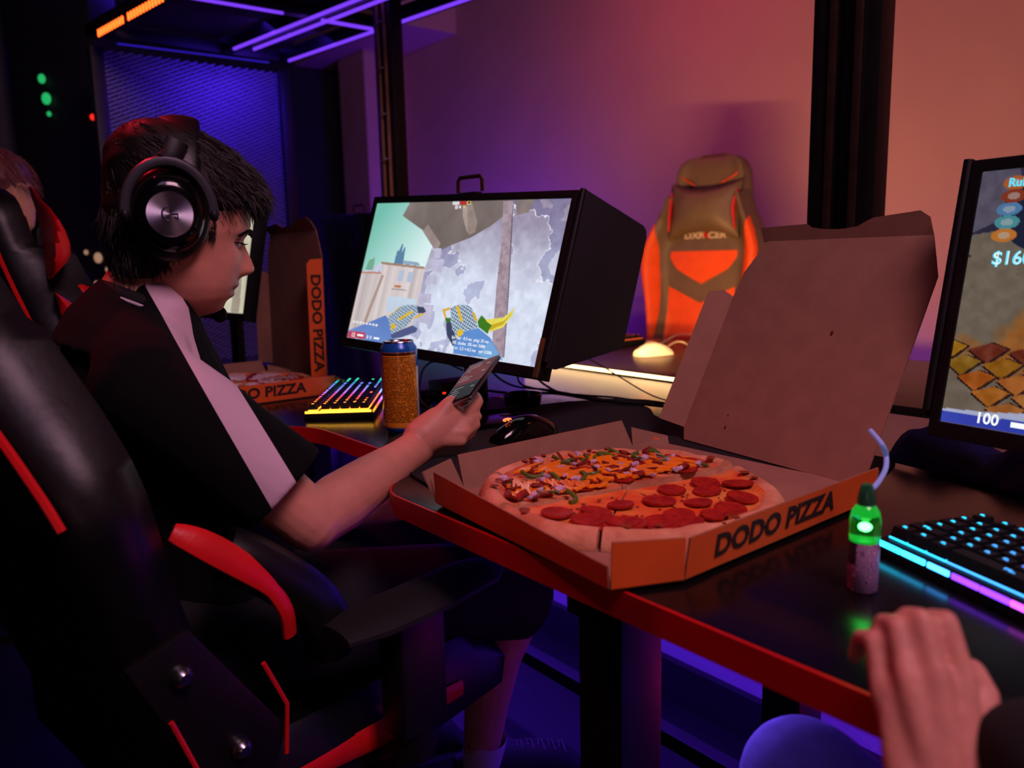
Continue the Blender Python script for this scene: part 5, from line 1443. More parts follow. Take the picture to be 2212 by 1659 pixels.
# far hand, loosely curled
hl = WRL + Vector((.06, .03, -.01)); bd.limb([WRL, hl], [(.022, .030), (.016, .036)], 14)
for i in range(4):
    b0 = hl + HY * (-.028 + .019 * i); finger(bd, [b0, b0 + Vector((.034, .010, -.006)), b0 + Vector((.048, .014, -.028)), b0 + Vector((.040, .012, -.044))], [.0095, .0088, .008, .007], 8)
finger(bd, [WRL.lerp(hl, .4) - HY * .02, hl - HY * .045 + Vector((.0, 0, -.005)), hl - HY * .050 + Vector((.03, 0, -.012))], [.012, .010, .008], 8)
# legs
KN = P(1118, 1262, 1.27); AN = P(1034, 1668, 1.385)
KNL = KN + HY * .17 + Vector((-.07, 0, 0)); ANL = Vector((-.34, 1.50, .12))
for (hp_, kn_, an_) in ((HIPR, KN, AN), (HIPL, KNL, ANL)):
    bd.limb([hp_, hp_.lerp(kn_, .5), kn_], [.082, .070, .052], 16)
    sh = an_ - kn_; bk_ = Vector((-.020, -.004, 0))
    bd.limb([kn_, kn_ + sh * .14, kn_ + sh * .32 + bk_, kn_ + sh * .6 + bk_ * .6, an_], [.051, .050, .053, .041, .031], 18)
    bd.limb([an_, Vector((an_.x + .03, an_.y + .01, .055)), Vector((an_.x + .11, an_.y + .05, .040))], [.031, .026, .020], 12)
def paint_boy(c):
    # lips get their own colour
    rel = c - np.array(HC); X = rel @ np.array(HX) / HS + CX0; Y = rel @ np.array(HY); Zp = CY0 - rel @ np.array(HZ) / KZs; X = (X - CX0) * HS / KXs + CX0
    q = (X > 482) & (Zp > 609) & (Zp < 642) & (np.abs(Y) < .021) & (np.abs(Zp - 625.5) < 13 * np.sqrt(np.clip(1 - (Y / .021) ** 2, 0, 1)))
    return q.astype(int)
fuse(bd, 'body', [SKIN, LIP], 0.0031, 2, boy, paint_boy)
# eyes
for s_ in (-1, 1):
    ec = H(499, 523, s_ * 35 * HS)
    e_ = MB().ell(ec, (.0118,) * 3, seg=20, rows=14).build('eye', EYEW, boy)
    gz = (HX * .95 - HZ * .38 + HY * (-s_ * 0.02)).normalized()
    Rg = gz.to_track_quat('Z', 'Y').to_matrix()
    MB().ell(ec + gz * .0078, (.0052, .0052, .0042), Rg, seg=16, rows=8).build('iris', IRIS, e_)
    lid = MB(); rr_ = []
    for i in range(9):
        a = radians(-4 + 11.5 * i); ring = []
        for j in range(15):
            b_ = radians(-92 + 184 * j / 14)
            d_ = HX * (cos(a) * cos(b_)) + HY * (cos(a) * sin(b_)) + HZ * sin(a)
            d_ = Matrix.Rotation(0.12, 3, HY) @ d_
            ring.append(ec + d_ * .0131)
        rr_.append(ring)
    lid.loft(rr_, cap=False, closed=False)
    lo = lid.build('eyelid', SKIN, boy, recalc=False); md = lo.modifiers.new('t', 'SOLIDIFY'); md.thickness = .0012; md.offset = 0
    lm = MB()
    pts = [p + (p - ec).normalized() * .0008 for p in rr_[0]]
    lm.tube(pts, .0008, 6)
    for j in range(1, 14):
        p = pts[j]; o_ = (p - ec).normalized(); lm.tube([p, p + o_ * .004 + HZ * -.0012, p + o_ * .0075 + HZ * .0004], [.0005, .0004, .00015], 4)
    lm.build('eyelashes', LASH, boy, kind='stuff')
    bm_ = MB(); rgb_ = random.Random(4)
    for k in range(220):
        u_ = rgb_.random(); px = 545 - 3 * u_ - 25 * u_ ** 2; yy_ = s_ * (14 + 42 * u_) ; py = 508 - 9 * sin(pi * min(1, u_ * 1.0)) + 4 * u_ + rgb_.uniform(-4, 4) * (1 - .5 * u_)
        p = H(px - 1, py, yy_ * HS); p2 = H(px - 2 - 5 * u_, py + 1.0 - 2 * u_ + 1, (yy_ + s_ * 9) * HS)
        bm_.tube([p, (p + p2) / 2 + HX * .0012, p2 + HX * .0004], [.0009, .0008, .0003], 4)
    bm_.build('eyebrow', HAIR, boy, kind='stuff')
# mole on the cheek near the headphones
MB().ell(H(456, 503, -.0720), (.0015, .0010, .0015), seg=8, rows=6).build('mole', LIP, boy)
# hair
HF = [(258, 330), (264, 368), (276, 400), (290, 440), (310, 476), (330, 502), (350, 526), (375, 550), (400, 566), (425, 574), (440, 568), (455, 545), (470, 500), (490, 470), (520, 452), (550, 440), (580, 400), (600, 350)]
HB = [(258, 318), (264, 285), (276, 258), (295, 240), (320, 227), (360, 219), (420, 217), (480, 220), (530, 227), (570, 236), (600, 250)]
HW = [(258, 12), (264, 52), (280, 86), (310, 106), (350, 117), (400, 121), (450, 121), (500, 118), (550, 110), (580, 101), (600, 92)]
mb = MB(); rings = []
for i in range(60):
    py = 258 + (600 - 258) * i / 59; xf, xb, w_ = smoothtab(HF, py, 4), smoothtab(HB, py, 4), smoothtab(HW, py, 4)
    cx_, a_ = (xf + xb) / 2, (xf - xb) / 2; ring = []
    for j in range(72):
        th = 2 * pi * j / 72; c, s_ = cos(th), sin(th)
        n_ = mnoise.noise(Vector((c * 3, s_ * 3, py * .03))) * 7
        x = cx_ + (a_ + n_) * (abs(c) ** .9) * (1 if c > 0 else -1); y = (w_ + n_ * .6) * (abs(s_) ** .85) * (1 if s_ > 0 else -1)
        ring.append(H(x, py, y * HS))
    rings.append(ring)
mb.loft(rings)
hr = random.Random(11)
def strand(p, d1, ln, droop, r=.00085):
    q_ = p + d1 * ln * .5; e_ = p + d1 * ln + droop
    mb.tube([p, q_, e_], [r, r * .8, r * .15], 3, cap=False)
for k in range(3600):
    v = hr.random() ** .8; py = 262 + 330 * v
    xf, xb, w_ = prof(HF, py), prof(HB, py), prof(HW, py); cx_, a_ = (xf + xb) / 2, (xf - xb) / 2
    th = hr.uniform(0, 2 * pi); c, s_ = cos(th), sin(th)
    x = cx_ + a_ * (abs(c) ** .9) * (1 if c > 0 else -1) * .99; y = w_ * (abs(s_) ** .85) * (1 if s_ > 0 else -1) * .99
    p = H(x, py, y * HS)
    nrm = (HX * c + HY * s_ + HZ * max(0, (330 - py) / 90)).normalized()
    tang = (HX * (.65 if py < 440 else .1) - HZ * (.35 + .7 * v)).normalized()
    d1 = (tang + nrm * hr.uniform(.05, .45) + Vector([hr.uniform(-.3, .3) for _ in range(3)])).normalized()
    strand(p, d1, hr.uniform(.012, .026) * (1 if py < 500 else .45), Vector((0, 0, -.003)))
for k in range(700):                                                   # fringe hanging over the forehead
    y = hr.uniform(-80, 80); py = hr.uniform(385, 440); w_ = 1 - (y / 118) ** 2
    x = 400 + (prof(HF, py) - 400) * sqrt(max(.05, w_)) - 6
    p = H(x, py, y * HS); d1 = (HX * hr.uniform(.1, .55) - HZ * hr.uniform(.6, 1.0) + HY * hr.uniform(-.25, .25)).normalized()
    strand(p, d1, hr.uniform(.016, .034), HX * -.004, .0009)
for k in range(300):                                                   # side burns and nape, thinner
    if k % 2: px, py, yy_ = hr.uniform(446, 462), hr.uniform(440, 520), -prof(HALF, 500) * .93
    else: px, py, yy_ = hr.uniform(245, 335), hr.uniform(575, 628), -prof(HALF, 590) * (.62 + .3 * hr.random())
    p = H(px, py, yy_ * HS); d1 = (-HZ + HX * hr.uniform(-.2, .3) - HY * .12).normalized()
    strand(p, d1, hr.uniform(.005, .012), Vector((0, 0, 0)), .0005)
mb.build('hair', HAIR, boy, kind='stuff', recalc=False, angle=70)

# tee shirt
tm = mat('tee_with_stripe', L(8, 8, 10), 0.95, spec=0.2); nt = tm.node_tree; b = nt.nodes['Principled BSDF']
tc = nt.nodes.new('ShaderNodeTexCoord')
P0 = P(395, 700, .90); P1 = P(602, 1050, .93)
ad = (P1 - P0).normalized(); vd = ((P0 + P1) / 2 - EYE).normalized(); wv = ad.cross(vd).normalized()
vm = nt.nodes.new('ShaderNodeVectorMath'); vm.operation = 'SUBTRACT'; nt.links.new(tc.outputs['Object'], vm.inputs[0]); vm.inputs[1].default_value = P0
def dotn(v):
    n = nt.nodes.new('ShaderNodeVectorMath'); n.operation = 'DOT_PRODUCT'; nt.links.new(vm.outputs[0], n.inputs[0]); n.inputs[1].default_value = v; return n.outputs['Value']
wd_ = dotn(wv); al_ = dotn(ad); dp_ = dotn(vd)
hwid = mth(nt, 'ADD', 0.0165, mth(nt, 'MULTIPLY', al_, 0.012))
stripe = mth(nt, 'MULTIPLY', mth(nt, 'LESS_THAN', mth(nt, 'ABSOLUTE', wd_), hwid), mth(nt, 'LESS_THAN', dp_, 0.14))
nt.links.new(mixc(nt, stripe, L(8, 8, 10), L(206, 176, 190)), b.inputs['Base Color'])
n2 = nt.nodes.new('ShaderNodeTexNoise'); n2.inputs['Scale'].default_value = 14; n2.inputs['Detail'].default_value = 3; nt.links.new(tc.outputs['Object'], n2.inputs['Vector'])
bp = nt.nodes.new('ShaderNodeBump'); bp.inputs['Strength'].default_value = .5; bp.inputs['Distance'].default_value = .01; nt.links.new(n2.outputs[0], bp.inputs['Height']); nt.links.new(bp.outputs[0], b.inputs['Normal'])
sh = MB()
sh.limb([MID + Vector((0, 0, -.06)), MID.lerp(PEL, .3), MID.lerp(PEL, .7), PEL + HX * .02], [(.088, .150), (.105, .160), (.110, .165), (.12, .180)], 26, up=tuple(HX))
hem = P(604, 1052, .945)
sh.limb([SR + HZ * -.005, SR.lerp(hem, .35), SR.lerp(hem, .7)], [.066, .066, .064], 20)
# sleeve ends in a clean open cuff
sd = (ELB - SR).normalized()
sh.tube([SR.lerp(hem, .5), SR.lerp(hem, .8), hem, hem + sd * .006], [.064, .065, .0665, .066], 24)
sh.limb([SL_, SL_.lerp(ELL, .45), SL_.lerp(ELL, .7)], [.066, .062, .060], 16)
sh.limb([NB - HZ * .030, SR + HZ * .012], [(.056, .060), .058], 18); sh.limb([NB - HZ * .030, SL_ + HZ * .01], [(.056, .060), .058], 18)
sh.tube([H(318, 654, 0), H(306, 672, 0), H(290, 705, 0), H(280, 760, 0)], [(.062, .068), (.068, .078), (.082, .10), (.095, .125)], 28)
sh.limb([H(345, 712, 0), MID + HX * .03 - HZ * .03], [(.055, .085), (.085, .12)], 18, up=tuple(HX))
fuse(sh, 'tee_shirt', [tm], 0.0045, 6, boy, label='black tee with a pale pink stripe down the sleeve')
# collar with a thin pale line
cc_ = H(322, 650, 0); R_c = Matrix.Rotation(radians(-20), 3, HY)
def ring_pts(rx, ry, dz=0, n=40):
    out = []
    for i in range(n + 1):
        a = 2 * pi * i / n; v = HX * (rx * cos(a)) + HY * (ry * sin(a)); v = Matrix.Rotation(radians(24), 3, HY) @ v
        out.append(cc_ + v + HZ * dz)
    return out
MB().tube(ring_pts(.0575, .063), .0070, 10, flat=1.3).build('collar', TEE, boy)
MB().tube(ring_pts(.0665, .072, -.006), .0022, 8).build('collar_line', SOCK, boy)
# shorts
so = MB()
for (hp_, kn_) in ((HIPR, KN), (HIPL, KNL)):
    d_ = (kn_ - hp_)
    so.limb([hp_ - d_ * .1, hp_ + d_ * .3, hp_ + d_ * .7], [.105, .098, .085], 20)
    so.tube([hp_ + d_ * .6, hp_ + d_ * .85, hp_ + d_ * 1.0 + Vector((.006, 0, -.012)), hp_ + d_ * 1.03 + Vector((.01, 0, -.018))], [.086, .082, .080, .079], 24)
so.limb([PEL + HZ * .03, PEL - HZ * .01 + HX * .05], [(.12, .18), (.11, .18)], 20, up=tuple(HX))
fuse(so, 'shorts', [SHORTM], 0.006, 5, boy)
for i, (an_, kn_) in enumerate(((AN, KN), (ANL, KNL))):
    up_ = (kn_ - an_).normalized()
    MB().tube([an_ + up_ * .102, an_ + up_ * .096, an_ + up_ * .05, an_, Vector((an_.x + .012, an_.y + .004, .075))], [.0385, .0400, .0385, .037, .038], 24, cap=False).build('sock', SOCK, boy)
    # shoe
    fd = Vector((.96, .28, 0)).normalized(); sd_ = Vector((-fd.y, fd.x, 0)); a0 = Vector((an_.x, an_.y, 0)) - fd * .045
    rings = []
    for k in range(16):
        v = k / 15; y_ = .285 * v; wd2 = .046 * (sin(pi * (.16 + .70 * v)) ** .5) * (1 - .12 * abs(v - .45)); ht = .085 * (1 - v) ** .7 + .080 * (1 - v ** 3) * v + .022
        if v > .93: ht *= .75
        ring = []
        for j in range(18):
            a = 2 * pi * j / 18; zz2 = max(0.0, .5 + .5 * sin(a)); zz2 = ht * (zz2 ** .7)
            ring.append(a0 + fd * y_ + sd_ * wd2 * (abs(cos(a)) ** .7) * (1 if cos(a) > 0 else -1) * (1 - .35 * (zz2 / .12)) + HZ * (.012 + zz2))
        rings.append(ring)
    sho = MB().loft(rings).build('shoe', mat('black_shoe', L(20, 18, 20), .7, var=.3, bump=.3, bscale=400), boy, angle=60)
    MB().loft([[p if True else p for p in [a0 + fd * (.285 * v) + sd_ * (.050 * (sin(pi * (.16 + .70 * v)) ** .5)) * s2 + HZ * h2 for s2, h2 in ((-1, 0.0), (1, 0.0), (1, .022), (-1, .022))]] for v in [q_ / 12 for q_ in range(13)]]).build('sole', mat('shoe_sole', L(52, 44, 50), .7, var=.1), sho)
    lc = MB()
    for k in range(5):
        v = .42 + k * .075; ht = .085 * (1 - v) ** .7 + .080 * (1 - v ** 3) * v + .035
        c_ = a0 + fd * (.285 * v) + HZ * ht
        lc.tube([c_ - sd_ * .020 - HZ * .010, c_ + fd * .004 + HZ * .001, c_ + sd_ * .020 - HZ * .010], .0017, 6)
        lc.tube([c_ - sd_ * .020 - HZ * .010 + fd * .012, c_ + HZ * .002 + fd * .010, c_ + sd_ * .020 - HZ * .010 - fd * .004], .0017, 6)
    lc.build('laces', mat('grey_laces', L(110, 104, 108), .9, var=.1), sho, kind='stuff')
# dark letters woven in the near sock
vv = (AN - EYE).normalized()
text('sock_lettering', 'MA', .018, INK, frame(AN + (KN - AN).normalized() * .072 - vv * .0405 + Vector((-.018, 0, 0)), (1, .1, -.05), -vv), boy, bold=.0006, ext=.001)

# ------------------------------------------------------------------ headphones on the boy
hs = thing('headphones', 'black over-ear headphones with brushed metal disc worn by the boy', 'headphones', (0, 0, 0))
BR = bpy.data.materials.new('brushed_disc'); BR.use_nodes = True; nt = BR.node_tree; b = nt.nodes['Principled BSDF']
b.inputs['Metallic'].default_value = 1.0; b.inputs['Roughness'].default_value = .30; b.inputs['Base Color'].default_value = L(205, 205, 225); b.inputs['Anisotropic'].default_value = .85
tg = nt.nodes.new('ShaderNodeTangent'); tg.direction_type = 'RADIAL'; tg.axis = 'Z'; nt.links.new(tg.outputs[0], b.inputs['Tangent'])
b.inputs['Anisotropic Rotation'].default_value = 0.0
tc = nt.nodes.new('ShaderNodeTexCoord'); vr = nt.nodes.new('ShaderNodeVectorMath'); vr.operation = 'LENGTH'; nt.links.new(tc.outputs['Object'], vr.inputs[0])
nzr = nt.nodes.new('ShaderNodeTexNoise'); nzr.noise_dimensions = '1D'; nzr.inputs['Scale'].default_value = 2600; nt.links.new(vr.outputs['Value'], nzr.inputs['W'])
rmp = nt.nodes.new('ShaderNodeMapRange'); rmp.inputs[3].default_value = .22; rmp.inputs[4].default_value = .40; nt.links.new(nzr.outputs[0], rmp.inputs[0]); nt.links.new(rmp.outputs[0], b.inputs['Roughness'])
for s_ in (-1, 1):
    side = HY * s_
    tilt = (side + HX * .10 + HZ * .02).normalized() if s_ < 0 else side
    Rt = Matrix((HX - tilt * HX.dot(tilt), (tilt.cross(HX)), tilt)); 
    x_ = (HX - tilt * HX.dot(tilt)).normalized(); y_ = tilt.cross(x_); Rt = Matrix((x_, y_, tilt)).transposed()
    c_ = H(366, 472, s_ * .074)
    # oval cushion, shell, disc
    def oval(pr, rx, ry):
        return [[c_ + x_ * (rx * r * cos(2 * pi * j / 40)) + y_ * (ry * r * sin(2 * pi * j / 40)) + tilt * z for j in range(40)] for r, z in pr]
    K = HS
    MB().loft(oval([(.70, -.012), (.94, -.010), (1.0, 0.002), (.99, .014), (.92, .021), (.70, .024)], 70 * K, 84 * K)).build('ear_cushion', LEATHER, hs, angle=60)
    MB().loft(oval([(.80, .016), (.86, .022), (.84, .034), (.74, .041), (.55, .044), (.2, .045)], 68 * K, 81 * K)).build('ear_shell', GLOSSBLACK, hs, angle=60)
    dc = c_ + tilt * .044 + x_ * (-3 * K) + y_ * (-3 * K * (1 if s_ < 0 else -1))
    dm = MB().lathe([(.0001, .0018), (.0262, .0018), (.0273, .0008), (.0276, -.004), (.0001, -.004)], 56)
    do = dm.build('metal_disc', BR, hs, angle=30)
    do.matrix_world = Matrix.Translation(dc) @ Rt.to_4x4()
    # emblem: open ring with an inner hook
    up_l = Vector((0, 1, 0)) if (y_.z > 0) else Vector((0, -1, 0))
    rx_ = Vector((1, 0, 0))
    arc = [rx_ * (-.0010 + .0078 * cos(a)) + up_l * (.0082 * sin(a)) + Vector((0, 0, .0024)) for a in [radians(88 + 14 * k) for k in range(14)]]
    MB().tube(arc, .0011, 6).tube([rx_ * .0004 + up_l * .0002 + Vector((0, 0, .0024)), rx_ * .0086 + up_l * .0002 + Vector((0, 0, .0024)), rx_ * .0086 - up_l * .0060 + Vector((0, 0, .0024)), rx_ * .0052 - up_l * .0030 + Vector((0, 0, .0024))], .0011, 6).build(
        'emblem', mat('emblem_line', L(90, 90, 120), .3, metal=.8, var=.1), do)
    # yoke round the cup
    yk = [c_ + x_ * (73 * K * cos(a)) + HZ * (90 * K * sin(a)) + tilt * (.030) for a in [radians(-2 + 184 * k / 16) for k in range(17)]]
    MB().tube(yk, [(.0040, .0065)] * 17, 8, up=tuple(tilt)).build('yoke', mat('satin_yoke', L(58, 58, 66), .4, metal=.5, var=.1), hs)
    for a in (yk[0], yk[-1]):
        MB().ell(a, (.006, .006, .008), seg=10, rows=8).build('pivot', BLACK, hs)
    MB().tube([yk[8], H(376, 352, s_ * .094), H(385, 325, s_ * .088)], [(.004, .012), (.004, .012), (.004, .014)], 8, up=tuple(side)).build('slider', BLACK, hs)
# padded band over the crown
pts = []
for k in range(21):
    a = radians(12 + 156 * k / 20); pts.append(H(396, 448, 0) + HZ * (174 * KZs * sin(a)) + HY * (-.090 * cos(a)) + HX * (4 * HS * sin(a)))
MB().tube(pts, [(.0075, .022 + .004 * sin(pi * k / 20)) for k in range(21)], 16, up=tuple(-HY)).build('headband', LEATHER, hs, angle=60)
# microphone stub below the chin
MB().tube([c_, c_] if False else [H(450, 560, .080), H(478, 640, .088), H(478, 682, .06)], .003, 8).ell(H(478, 684, .055), (.011, .009, .012), seg=12, rows=8).build('microphone', RUBBER, hs)

# ------------------------------------------------------------------ phone in his hand
TLc, TRc, BRc, BLc = P(1031, 776, 1.325), P(1061, 789, 1.275), P(1004, 876, 1.165), P(966, 858, 1.215)
ctr = (TLc + TRc + BRc + BLc) / 4
yl = ((TLc + TRc) - (BLc + BRc)).normalized(); xl = ((TRc + BRc) - (TLc + BLc)); xl = (xl - yl * xl.dot(yl)).normalized(); zl = xl.cross(yl)
tc_ = (EYE - ctr).normalized(); best = min((Matrix.Rotation(radians(a), 3, yl) for a in (-10, 10)), key=lambda R_: (R_ @ zl).dot(tc_)); xl = best @ xl; zl = best @ zl
pm = Matrix.Identity(4)
for i in range(3): pm[i][0] = xl[i]; pm[i][1] = yl[i]; pm[i][2] = zl[i]; pm[i][3] = ctr[i]
ph = thing('phone', 'black phone held in the boy\'s hand, screen lit dark red', 'phone', mtx=pm)
PL = ((TLc + TRc) - (BLc + BRc)).length / 2; PW = ((TRc + BRc) - (TLc + BLc)).length / 2
PL, PW = max(.135, min(.16, PL)), max(.062, min(.074, PW))
MB().box((0, 0, -.002), (PW, PL, .0072)).build('frame', STEEL if False else mat('phone_frame', L(150, 150, 165), .2, metal=.9, var=.1), ph, bevel=.0028, seg=3)
MB().box((0, 0, .0016), (PW - .0014, PL - .0014, .0014)).build('front_glass', GLOSSBLACK, ph, bevel=.0005)
sc = MB().box((0, 0, .0025), (PW - .006, PL - .010, .0003))
smt = mat('phone_screen', L(8, 8, 12), .3, spec=.08); nt = smt.node_tree; b = nt.nodes['Principled BSDF']
tc = nt.nodes.new('ShaderNodeTexCoord'); nz = nt.nodes.new('ShaderNodeTexNoise'); nz.inputs['Scale'].default_value = 38; nt.links.new(tc.outputs['Object'], nz.inputs['Vector'])
sp = nt.nodes.new('ShaderNodeSeparateXYZ'); nt.links.new(tc.outputs['Object'], sp.inputs[0])
k1 = mth(nt, 'MULTIPLY', mth(nt, 'GREATER_THAN', sp.outputs[1], -.012), mth(nt, 'MULTIPLY', nz.outputs[0], 1.0))
nt.links.new(mixc(nt, k1, L(16, 20, 30), L(190, 30, 30)), b.inputs['Emission Color']); b.inputs['Emission Strength'].default_value = .42
so_ = sc.build('screen', smt, ph)
rgp = random.Random(2)
rowsl = MB()
for k in range(13):
    if k in (3, 7, 8): continue
    yv = PL / 2 - .014 - k * (PL - .026) / 13
    wdl = rgp.uniform(.008, .026)
    rowsl.box((-PW / 2 + .008 + wdl / 2, yv, .0028), (wdl, .0012, .0002))
    if k % 3 == 1: rowsl.box((PW / 2 - .012, yv, .0028), (.007, .0018, .0002))
rowsl.build('screen_lines', glow('phone_text', (.8, .75, .8, 1), .4), so_, kind='stuff')

# ------------------------------------------------------------------ second person at the right: raised left hand, sleeve and knee
pr2 = thing('person', 'person cut off at the lower right edge, raised hand, dark sleeve and grey trousers', 'person', (0, 0, 0))
b2 = MB(); DH = .50
def Q(x, y, d=DH): return P(x, y, d * .86)
W2 = Q(2062, 1850, .455)
K4 = [(1903, 1492, .512, .0072), (1958, 1462, .503, .0080), (2020, 1450, .50, .0084), (2082, 1468, .503, .0082)]
T4 = [(1886, 1385, .53), (1936, 1352, .525), (1989, 1338, .52), (2044, 1342, .522)]
b2.limb([W2, Q(2035, 1720, .475), Q(2022, 1620, .49), Q(2010, 1540, .50)], [(.019, .027), (.017, .031), (.013, .0325), (.010, .031)], 22, up=tuple(cf))
for (kx, ky, kd, kr), (tx, ty, td) in zip(K4, T4):
    k0 = Q(kx, ky, kd); t0_ = Q(tx, ty, td)
    b2.limb([W2.lerp(k0, .35), W2.lerp(k0, .75), k0], [.0125, .0102, kr], 12)
    curl = cf * .017 - cu * .003
    b2.limb([k0, k0.lerp(t0_, .5), t0_], [kr * .94, kr * .84, kr * .86], 14)
    b2.limb([t0_, t0_ + curl, t0_ + curl * 1.5 - cu * .014], [kr * .85, kr * .78, kr * .66], 12)
# thumb leaves the right side of the palm and folds in front of it
b2.limb([Q(2080, 1660, .485), Q(2112, 1570, .50), Q(2118, 1500, .515), Q(2100, 1450, .535)], [.0165, .0130, .0106, .0080], 14)
ELB2 = Vector((.44, .06, .72)); SH2 = Vector((.52, -.26, 1.00)); PE2 = Vector((.52, -.26, .52)); NK2 = Vector((.66, -.32, 1.08)); SHB = Vector((.80, -.38, 1.00))
b2.limb([W2, W2.lerp(ELB2, .5), ELB2], [(.021, .028), .035, .038], 16, up=tuple(cf))
b2.limb([ELB2, SH2], [.038, .048], 14); b2.limb([SH2, SHB], [.06, .06], 14); b2.limb([NK2, (SH2 + SHB) / 2 + Vector((0, 0, -.1)), PE2 + Vector((.1, 0, 0))], [.06, .12, .13], 16)
b2.limb([NK2, NK2 + Vector((-.01, .02, .08))], [.05, .05], 14); b2.ell(NK2 + Vector((-.02, .05, .19)), (.078, .095, .118))
b2.ell(NK2 + Vector((-.05, .145, .17)), (.012, .016, .018)); 
fuse(b2, 'body', [SKIN2], .0026, 3, pr2)
sl2 = MB()
cu0 = Q(2190, 1570, .46)
sl2.limb([P(2245, 1640, .40), Vector((.335, .26, .74)), ELB2, SH2], [.034, .042, .055, .072], 20)
sl2.limb([SH2, SHB], [.085, .085], 16); sl2.limb([(SH2 + SHB) / 2 + Vector((0, 0, -.03)), PE2 + Vector((.1, 0, .05))], [.15, .165], 20)
fuse(sl2, 'dark_sweater', [mat('dark_knit', L(16, 13, 16), .95, var=.2, bump=.4, bscale=500)], .008, 5, pr2)
tr = MB()
kn2 = P(1738, 1690, .66)
tr.limb([PE2 + Vector((-.02, .06, 0)), (PE2 + kn2) / 2, kn2], [.095, .080, .060], 20)
tr.limb([kn2, Vector((kn2.x + .02, kn2.y + .03, .10))], [.058, .045], 18)
tr.limb([PE2 + Vector((.2, .06, 0)), kn2 + Vector((.30, -.1, 0))], [.095, .065], 18); tr.limb([kn2 + Vector((.30, -.1, 0)), Vector((kn2.x + .30, kn2.y - .05, .10))], [.060, .045], 16)
tr.limb([PE2, PE2 + Vector((.2, 0, 0))], [.12, .12], 16)
fuse(tr, 'trousers', [DENIM], .008, 4, pr2)
for dx, dy in ((0, 0), (.28, -.08)):
    MB().limb([(kn2.x + .02 + dx, kn2.y + .02 + dy, .05), (kn2.x + .0 + dx, kn2.y + .15 + dy, .035)], [.05, .034], 16).build('shoe', MATTE, pr2)
HR2 = MB().ell(NK2 + Vector((-.015, .035, .215)), (.086, .098, .105)); HR2.build('hair', HAIR, pr2)
make_chair('black seat under the person at the lower right edge', (.62, -.26, 0), fwd_rot(-.2, .9), REDLEATHER, pillow=False, recline=8, seat_z=.42, arms=False)

# ------------------------------------------------------------------ third person: child at the left edge
pr3 = thing('person', 'standing child with reddish hair at the left edge, face half cut by the frame', 'person', (0, 0, 0))
c3 = P(-4, 418, 2.25); b3 = MB()
fw = Vector((.80, .45, 0)).normalized(); sdv = Vector((-fw.y, fw.x, 0))
R3 = Matrix((fw, sdv, HZ)).transposed()
rings = []
for i in range(31):
    v = i / 30; z = .115 - .23 * v
    fr_ = prof([(0, .02), (.12, .06), (.3, .083), (.45, .086), (.52, .080), (.66, .080), (.78, .084), (.9, .078), (.97, .06), (1, .03)], v); bk2 = prof([(0, -.02), (.12, -.065), (.4, -.092), (.6, -.08), (.8, -.045), (1, -.01)], v); hw_ = prof([(0, .02), (.12, .055), (.4, .073), (.65, .066), (.85, .048), (1, .02)], v)
    ns = .020 * gauss(v - .62, .07)
    ring = []
    for j in range(28):
        a = 2 * pi * j / 28; cx_ = (fr_ + bk2) / 2; ax_ = (fr_ - bk2) / 2; x = cx_ + ax_ * cos(a); y = hw_ * sin(a)
        if cos(a) > 0: x += ns * gauss(y, .013)
        ring.append(c3 + R3 @ Vector((x, y, z)))
    rings.append(ring)
b3.loft(rings); nk = c3 + Vector((-.03, -.01, -.16)); b3.limb([c3 + Vector((-.02, 0, -.06)), nk], [.045, .050], 14)
s3a, s3b = nk + sdv * .15 - HZ * .06, nk - sdv * .15 - HZ * .06; pe3 = Vector((nk.x - .05, nk.y, .52))
b3.limb([s3a, s3b], [.045, .045], 12); b3.limb([nk - HZ * .08, pe3], [.10, .11], 14)
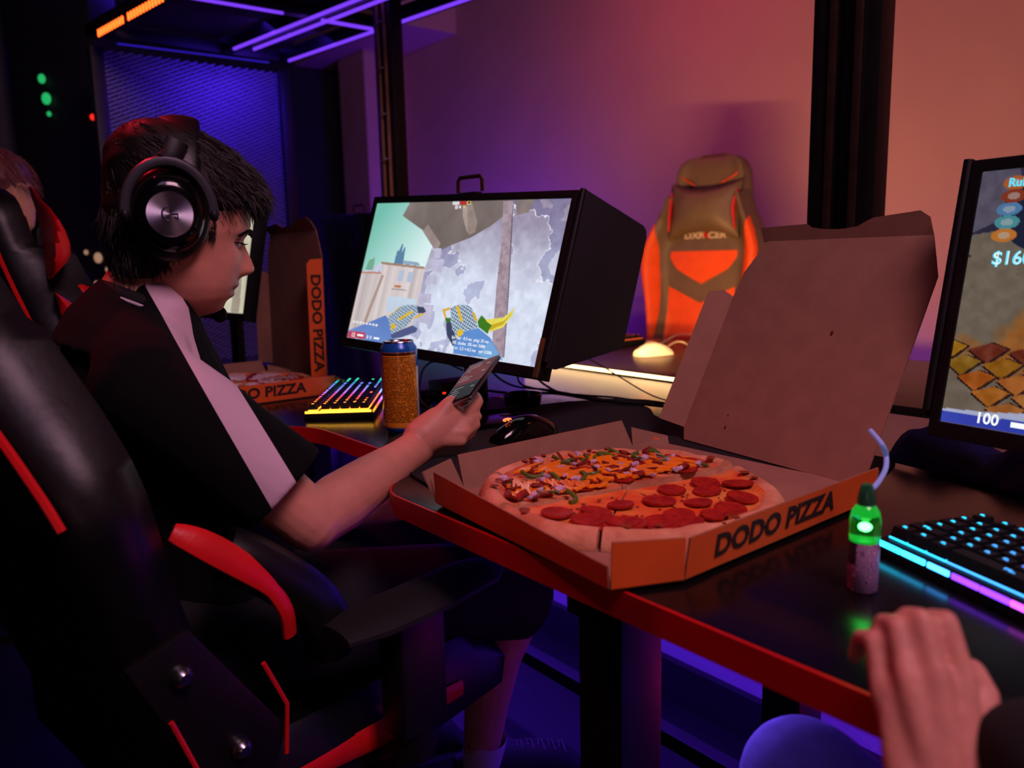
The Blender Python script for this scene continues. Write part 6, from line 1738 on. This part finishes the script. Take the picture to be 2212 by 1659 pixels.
for s in (s3a, s3b):
    el = s + Vector((.06, .0, -.24)); b3.limb([s, el], [.04, .035], 10); w3 = el + fw * .2 + HZ * .05; b3.limb([el, w3], [.034, .024], 10)
    for k in range(4): b3.limb([w3 + sdv * (-.02 + .014 * k), w3 + fw * .05 + sdv * (-.025 + .017 * k), w3 + fw * .075 + sdv * (-.025 + .017 * k) - HZ * .015], [.012, .009, .007], 8)
    b3.limb([w3, w3 + fw * .03 + sdv * .035], [.012, .008], 8)
for s in (-1, 1):
    kn3 = pe3 + fw * .01 + sdv * s * .08 - HZ * .25; b3.limb([pe3 + sdv * s * .06, kn3], [.065, .045], 12); b3.limb([kn3, Vector((kn3.x, kn3.y, .05))], [.045, .032], 12)
    b3.limb([Vector((kn3.x, kn3.y, .045)), Vector((kn3.x, kn3.y, .035)) + fw * .13], [.036, .028], 12)
fuse(b3, 'body', [SKIN], .005, 3, pr3)
h3 = MB(); h3.ell(c3 + Vector((-.012, 0, .035)), (.098, .084, .092), R3)
for k in range(500):
    a = hr.uniform(0, 2 * pi); z_ = hr.uniform(-.3, 1); r_ = sqrt(1 - min(1, z_ * z_)); d_ = R3 @ Vector((.098 * r_ * cos(a), .084 * r_ * sin(a), .092 * z_))
    p = c3 + Vector((-.012, 0, .035)) + d_; n_ = d_.normalized()
    h3.tube([p, p + (n_ * .5 - HZ * .6 + fw * .4) * .014, p + (n_ * .3 - HZ * 1.1 + fw * .6) * .026], [.0014, .001, .0003], 3, cap=False)
h3.build('hair', mat('reddish_hair', L(110, 50, 48), .5, var=.3, vscale=60), pr3, kind='stuff', recalc=False)
s4 = MB(); s4.limb([s3a, s3b], [.062, .062], 14); s4.limb([nk - HZ * .09, pe3], [(.115, .16), (.12, .16)], 16, up=tuple(fw))
for s in (s3a, s3b): s4.limb([s, s + Vector((.045, 0, -.18))], [.058, .052], 12)
fuse(s4, 'tee_shirt', [TEE], .008, 4, pr3)
t4 = MB()
for s in (-1, 1):
    kn3 = pe3 + fw * .01 + sdv * s * .08 - HZ * .25; t4.limb([pe3 + sdv * s * .06, kn3], [.085, .066], 14); t4.limb([kn3, Vector((kn3.x, kn3.y, .12))], [.064, .05], 14)
t4.limb([pe3 - sdv * .05, pe3 + sdv * .05], [.10, .10], 14)
fuse(t4, 'trousers', [SHORTM], .008, 4, pr3)
